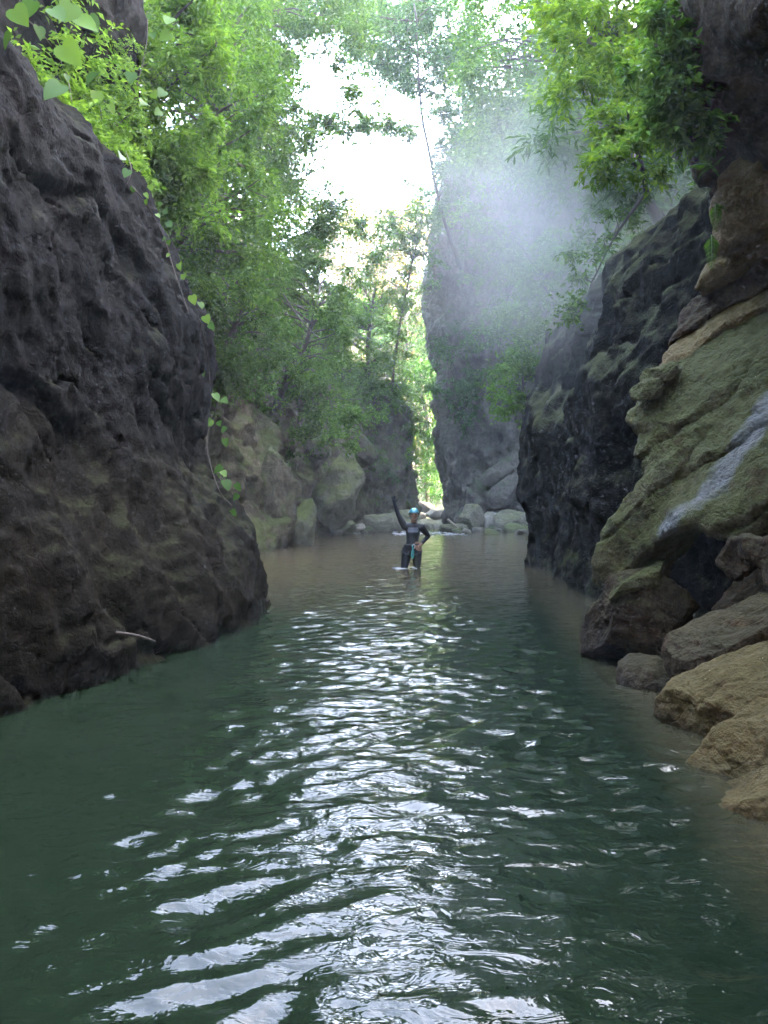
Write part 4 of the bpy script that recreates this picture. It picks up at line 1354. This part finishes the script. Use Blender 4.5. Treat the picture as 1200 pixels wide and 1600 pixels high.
# ------------------------------------------------------------------ the person, knee-deep in the pool
M['wetsuit'] = plain_mat("black_neoprene", (0.008, 0.009, 0.012), 0.55, 0.3, 30, spec=0.2)
M['print'] = plain_mat("grey_chest_print", (0.10, 0.105, 0.13), 0.6, 0.6, 45)
M['skin'] = plain_mat("skin", (0.21, 0.10, 0.06), 0.55, 0.12, 30)
M['hair'] = plain_mat("dark_hair", (0.015, 0.011, 0.009), 0.7, 0.3, 60)
M['helmet'] = plain_mat("cyan_helmet", (0.045, 0.22, 0.25), 0.3, 0.1, 10)
M['strap'] = plain_mat("black_strap", (0.02, 0.02, 0.022), 0.7, 0.3, 60)
M['web'] = plain_mat("teal_webbing", (0.02, 0.22, 0.20), 0.6, 0.3, 40)
M['metal'] = plain_mat("carabiner_metal", (0.5, 0.5, 0.52), 0.3, 0.1, 30, metallic=1.0)
M['eye'] = plain_mat("eye", (0.02, 0.015, 0.012), 0.2, 0.1, 30)


def person():
    PY = 16.0
    root = empty("person", (0.58, PY, -0.52))
    tag(root, "person in black wetsuit and cyan helmet, knee-deep, one arm raised, hand on hip", "person")
    J = {  # name: (x, y, z, r) with x, z measured from the point on the river floor between the feet
        'pel': (0.00, 0.00, 0.96, 0.135), 'wai': (0.01, 0.0, 1.10, 0.125), 'che': (0.02, 0.0, 1.26, 0.15), 'upc': (0.025, 0.01, 1.36, 0.12),
        'nek': (0.035, 0.0, 1.46, 0.056), 'hed': (0.04, -0.01, 1.54, 0.06),
        'hpa': (-0.10, 0.0, 0.90, 0.105), 'kna': (-0.165, -0.03, 0.50, 0.065), 'cfa': (-0.18, 0.0, 0.34, 0.058), 'ana': (-0.19, 0.02, 0.09, 0.042), 'toa': (-0.21, -0.13, 0.03, 0.035),
        'hpb': (0.10, 0.0, 0.90, 0.105), 'knb': (0.10, -0.04, 0.50, 0.065), 'cfb': (0.105, 0.0, 0.34, 0.058), 'anb': (0.11, 0.02, 0.09, 0.042), 'tob': (0.15, -0.13, 0.03, 0.035),
        'sha': (-0.15, 0.01, 1.385, 0.075), 'ela': (-0.285, 0.0, 1.63, 0.047), 'wra': (-0.36, -0.04, 1.86, 0.030), 'haa': (-0.375, -0.045, 1.93, 0.034),
        'shb': (0.20, 0.01, 1.37, 0.075), 'elb': (0.345, 0.14, 1.185, 0.047), 'wrb': (0.195, 0.0, 1.03, 0.031), 'hab': (0.145, -0.06, 0.995, 0.034),
    }
    E_ = [('pel', 'wai'), ('wai', 'che'), ('che', 'upc'), ('upc', 'nek'), ('nek', 'hed'), ('pel', 'hpa'), ('hpa', 'kna'), ('kna', 'cfa'), ('cfa', 'ana'), ('ana', 'toa'),
          ('pel', 'hpb'), ('hpb', 'knb'), ('knb', 'cfb'), ('cfb', 'anb'), ('anb', 'tob'), ('upc', 'sha'), ('sha', 'ela'), ('ela', 'wra'), ('wra', 'haa'),
          ('upc', 'shb'), ('shb', 'elb'), ('elb', 'wrb'), ('wrb', 'hab')]
    tb = TB()

    def solid(V, F):
        V, F = np.asarray(V, float), np.asarray(F, int)
        if np.einsum('ij,ij->i', V[F[:, 0]], np.cross(V[F[:, 1]], V[F[:, 2]])).sum() < 0:
            F = F[:, ::-1]
        tb.add(V, F)

    def tube(p, r, sides=12, sq=1.0):
        t_ = TB()
        p = np.array(p, float)
        t_.tube(p, r, sides)
        V = np.vstack(t_.V)
        if sq != 1.0:
            V[:, 1] = p[:, 1].mean() + (V[:, 1] - p[:, 1].mean()) * sq
        solid(V, np.vstack(t_.F))

    bv, bf = ico(3)
    trunk = ('pel', 'wai', 'che', 'upc')
    for a, b in E_:
        pa, pb = np.array(J[a][:3]), np.array(J[b][:3])
        ra, rb = J[a][3], J[b][3]
        t = np.linspace(0, 1, 7)
        bulge = 1 + 0.10 * np.sin(np.pi * t) * (a not in trunk)
        tube(pa + (pb - pa) * t[:, None], (ra + (rb - ra) * t) * bulge, 14, 0.74 if (a in trunk and b in trunk) else 1.0)
    for k, (x_, y_, z_, r_) in J.items():
        solid(bv * np.array([r_, r_ * (0.76 if k in trunk else 1.0), r_]) + np.array([x_, y_, z_]), bf)
    # head: skull, jaw, nose, ears
    iv, jf = ico(4)
    H = iv * np.array([0.078, 0.098, 0.118])
    lo = H[:, 2] < -0.02
    H[lo, 0] *= 1 - 0.28 * (-H[lo, 2] - 0.02) / 0.1
    H[:, 1] -= 0.02 * np.clip(-H[:, 2] / 0.1, 0, 1)
    hc = np.array([0.04, -0.02, 1.625])
    tb.add(H + hc, jf)
    sv, sf = ico(2)
    tb.add(sv * np.array([0.014, 0.026, 0.028]) + hc + np.array([0, -0.104, -0.012]), sf)      # nose
    tb.add(sv * np.array([0.028, 0.012, 0.010]) + hc + np.array([0, -0.095, -0.055]), sf)      # lips
    tb.add(sv * np.array([0.030, 0.018, 0.018]) + hc + np.array([0, -0.080, -0.095]), sf)      # chin
    for sx in (-1, 1):
        tb.add(sv * np.array([0.012, 0.022, 0.034]) + hc + np.array([sx * 0.08, 0.0, -0.01]), sf)
        tb.add(sv * np.array([0.024, 0.012, 0.008]) + hc + np.array([sx * 0.034, -0.088, 0.030]), sf)  # brow
    # hands: palm and five fingers each, bent
    def hand(w, h, across, curl):
        w, h, across = np.array(w), np.array(h), np.array(across, float)
        d = (h - w) / np.linalg.norm(h - w)
        across = across - d * (across @ d)
        across /= np.linalg.norm(across)
        nrm = np.cross(d, across)
        pc = w + d * 0.055
        B = np.stack([across * 0.042, nrm * 0.017, d * 0.055])
        solid(sv @ B + pc, sf)
        for k, (o_, ln) in enumerate(((-0.031, 0.075), (-0.011, 0.085), (0.011, 0.08), (0.030, 0.062))):
            b0 = pc + across * o_ + d * 0.03
            sp = d + across * o_ * (5 if curl < 0.3 else 1)
            p1 = b0 + sp * ln * 0.5 + nrm * curl * 0.012
            p2 = p1 + (sp * (1 - curl) + nrm * curl) * ln * 0.35
            p3 = p2 + (sp * (1 - 1.3 * curl) + nrm * curl * 1.3) * ln * 0.25
            tube([b0, p1, p2, p3], [0.0105, 0.010, 0.009, 0.007], 7)
        b0 = pc + across * -0.034 - d * 0.02
        tube([b0, b0 - across * 0.025 + d * 0.02, b0 - across * 0.040 + d * 0.045, b0 - across * 0.043 + d * 0.062], [0.013, 0.012, 0.0105, 0.008], 7)
    hand(J['wra'][:3], J['haa'][:3], (-1, 0, 0), 0.15)
    hand(J['wrb'][:3], J['hab'][:3], (0.3, 0, -1), 0.5)
    raw = obj("raw", tb.mesh("raw"))
    rm = raw.modifiers.new("remesh", 'REMESH')
    rm.mode = 'VOXEL'
    rm.voxel_size = 0.0072
    smm = raw.modifiers.new("smooth", 'SMOOTH')
    smm.iterations = 3
    bpy.context.view_layer.update()
    dg = bpy.context.evaluated_depsgraph_get()
    bm_ = bpy.data.meshes.new_from_object(raw.evaluated_get(dg))
    bpy.data.objects.remove(raw)
    bm_.name = "body"
    bm_.materials.clear()
    for k in ('wetsuit', 'skin', 'print'):
        bm_.materials.append(M[k])
    nf = len(bm_.polygons)
    c = np.empty(nf * 3)
    bm_.polygons.foreach_get("center", c)
    c = c.reshape(-1, 3)
    mi = np.zeros(nf, np.int32)
    x, y, z = c.T
    mi[(z > 1.475) & (np.abs(x - 0.04) < 0.13)] = 1
    wb = np.array(J['wrb'][:3])
    db = np.array(J['hab'][:3]) - wb
    mi[((c - wb) @ db > 0) & (np.linalg.norm(c - wb, axis=1) < 0.2) & (np.abs(x - 0.15) < 0.11) & (z < 1.08) & (((c - np.array(J['hab'][:3])) ** 2).sum(1) < 0.012)] = 1
    wa = np.array(J['wra'][:3])
    pr = (y < -0.05) & (z > 1.27) & (z < 1.375) & (np.abs(x - 0.02) < 0.12 - 0.5 * np.abs(z - 1.32)) & (np.abs(np.sin((z - 1.27) * 90)) > 0.35)
    mi[pr] = 2
    bm_.polygons.foreach_set("material_index", mi)
    bm_.polygons.foreach_set("use_smooth", np.ones(nf, bool))
    obj("body", bm_, None, root)
    # eyes
    for sx in (-1, 1):
        e = mesh_np("eye", sv * 0.011 + hc + np.array([sx * 0.033, -0.083, 0.012]), sf)
        obj("eye", e, M['eye'], root)
    # hair showing under the helmet at the nape and temples
    hb = iv * np.array([0.086, 0.10, 0.10])
    keep = (hb[:, 1] > -0.035) & (hb[:, 2] > -0.07)
    fk = jf[keep[jf].all(1)]
    obj("hair", mesh_np("hair", hb + hc + np.array([0, 0.012, 0.01]), fk), M['hair'], root)
    # helmet: deep shell with rim and ridges
    S = iv * np.array([0.104, 0.128, 0.112])
    cut = np.where(S[:, 1] < -0.02, 0.012, -0.018)
    S[:, 2] = np.maximum(S[:, 2], cut)
    ang = np.abs(S[:, 0]) / 0.104
    S = S * (1 + 0.035 * np.exp(-((ang - 0.33) / 0.08) ** 2) * (S[:, 2] > 0.03))[:, None]
    hm = obj("helmet", mesh_np("helmet", S + hc + np.array([0, 0.004, 0.036]), jf), M['helmet'], root)
    tb = TB()
    t = np.linspace(0, 2 * np.pi, 33)
    tb.tube(np.stack([0.105 * np.cos(t), 0.129 * np.sin(t) + 0.004, np.where(np.sin(t) < -0.2, 0.047, 0.02)], 1) + hc, 0.008, 5)
    obj("rim", tb.mesh("rim"), M['strap'], hm)
    tb = TB()
    t = np.linspace(0, np.pi, 15)
    tb.tube(np.stack([0.092 * np.cos(t), -0.03 - 0.035 * np.sin(t), 0.02 - 0.135 * np.sin(t) ** 0.7], 1) + hc, 0.006, 5)
    obj("chin_strap", tb.mesh("chin_strap"), M['strap'], hm)
    # harness: waist belt, leg loops, sling and carabiner
    hr = None
    tb = TB()
    t = np.linspace(0, 2 * np.pi, 33)
    tb.tube(np.stack([0.155 * np.cos(t) + 0.005, 0.118 * np.sin(t), 1.02 + 0.01 * np.cos(t)], 1), 0.017, 6)
    hr = obj("harness", tb.mesh("harness"), M['strap'], root)
    for sx, kx in ((-1, -0.115), (1, 0.10)):
        tb = TB()
        tb.tube(np.stack([0.112 * np.cos(t) + kx, 0.112 * np.sin(t), 0.83 + sx * 0.04 * np.cos(t)], 1), 0.013, 6)
        obj("leg_loop", tb.mesh("leg_loop"), M['strap'], hr)
    tb = TB()
    tb.tube(smooth_path([(0, -0.13, 1.02), (0.012, -0.15, 0.93), (-0.015, -0.14, 0.82), (0.01, -0.13, 0.74), (0.025, -0.125, 0.82), (0.02, -0.14, 0.95)], 18), 0.016, 6)
    obj("sling", tb.mesh("sling"), M['web'], hr)
    tb = TB()
    tb.tube(np.stack([0.022 * np.cos(t) + 0.03, 0 * t - 0.145, 0.99 + 0.045 * np.sin(t)], 1), 0.006, 5)
    obj("carabiner", tb.mesh("carabiner"), M['metal'], hr)
    return root


person()

# ------------------------------------------------------------------ air: thin even haze, and the mist volume added in place of a lens mark
def vol_mat(name, dens, col, node=None, soft=False):
    m, nt, out = new_mat(name)
    pv = N(nt, "ShaderNodeVolumePrincipled")
    pv.inputs["Color"].default_value = tuple(col) + (1,)
    pv.inputs["Anisotropy"].default_value = 0.2
    pv.inputs["Density"].default_value = dens
    if soft:
        tc = N(nt, "ShaderNodeTexCoord")
        ln = N(nt, "ShaderNodeVectorMath", operation='LENGTH')
        nt.links.new(tc.outputs["Object"], ln.inputs[0])
        nn = noise_n(nt, tc.outputs["Object"], 1.3, 2, 0.5, 0.6)
        r = mth(nt, 'ADD', ln.outputs["Value"], mth(nt, 'MULTIPLY', mth(nt, 'SUBTRACT', nn, 0.5), 1.8))
        f = mth(nt, 'MULTIPLY', ramp(nt, r, [(0.1, g(1)), (0.5, g(0.4)), (0.95, g(0))]), ramp(nt, ln.outputs["Value"], [(0.45, g(1)), (0.98, g(0))]))
        nt.links.new(mth(nt, 'MULTIPLY', f, dens), pv.inputs["Density"])
    nt.links.new(pv.outputs[0], out.inputs["Volume"])
    return m


def box_mesh(name, lo, hi):
    x0, y0, z0 = lo
    x1, y1, z1 = hi
    V = [(x, y, z) for z in (z0, z1) for y in (y0, y1) for x in (x0, x1)]
    F = [(0, 2, 3, 1), (4, 5, 7, 6), (0, 1, 5, 4), (2, 6, 7, 3), (0, 4, 6, 2), (1, 3, 7, 5)]
    return mesh_np(name, np.array(V), np.array(F), False)


tag(obj("haze", box_mesh("haze", (-75, -30, -4), (75, 165, 48)), vol_mat("haze", 0.0015, (0.9, 0.95, 1.0))), kind="stuff")
ms = obj("smudge", mesh_np("smudge", ico(4)[0], ico(4)[1]), vol_mat("smudge", 0.135, (1.0, 0.97, 0.92), soft=True))  # volume added to imitate a lens smudge
ms.location = Vector(P(875, 375, 13.5))
ms.scale = (4.2, 3.2, 3.9)
tag(ms, "pale mist volume in front of the pillar, added in place of a lens mark", kind="stuff")

forest(lambda X, Y: 8.6 + 0.0 * X, (-7, 7), (-11, 3.2), 520, 1.0, 0.22, 'leaf', 44, "unseen boughs added above the viewpoint to shade the gorge")  # out-of-view canopy added to darken the near left wall
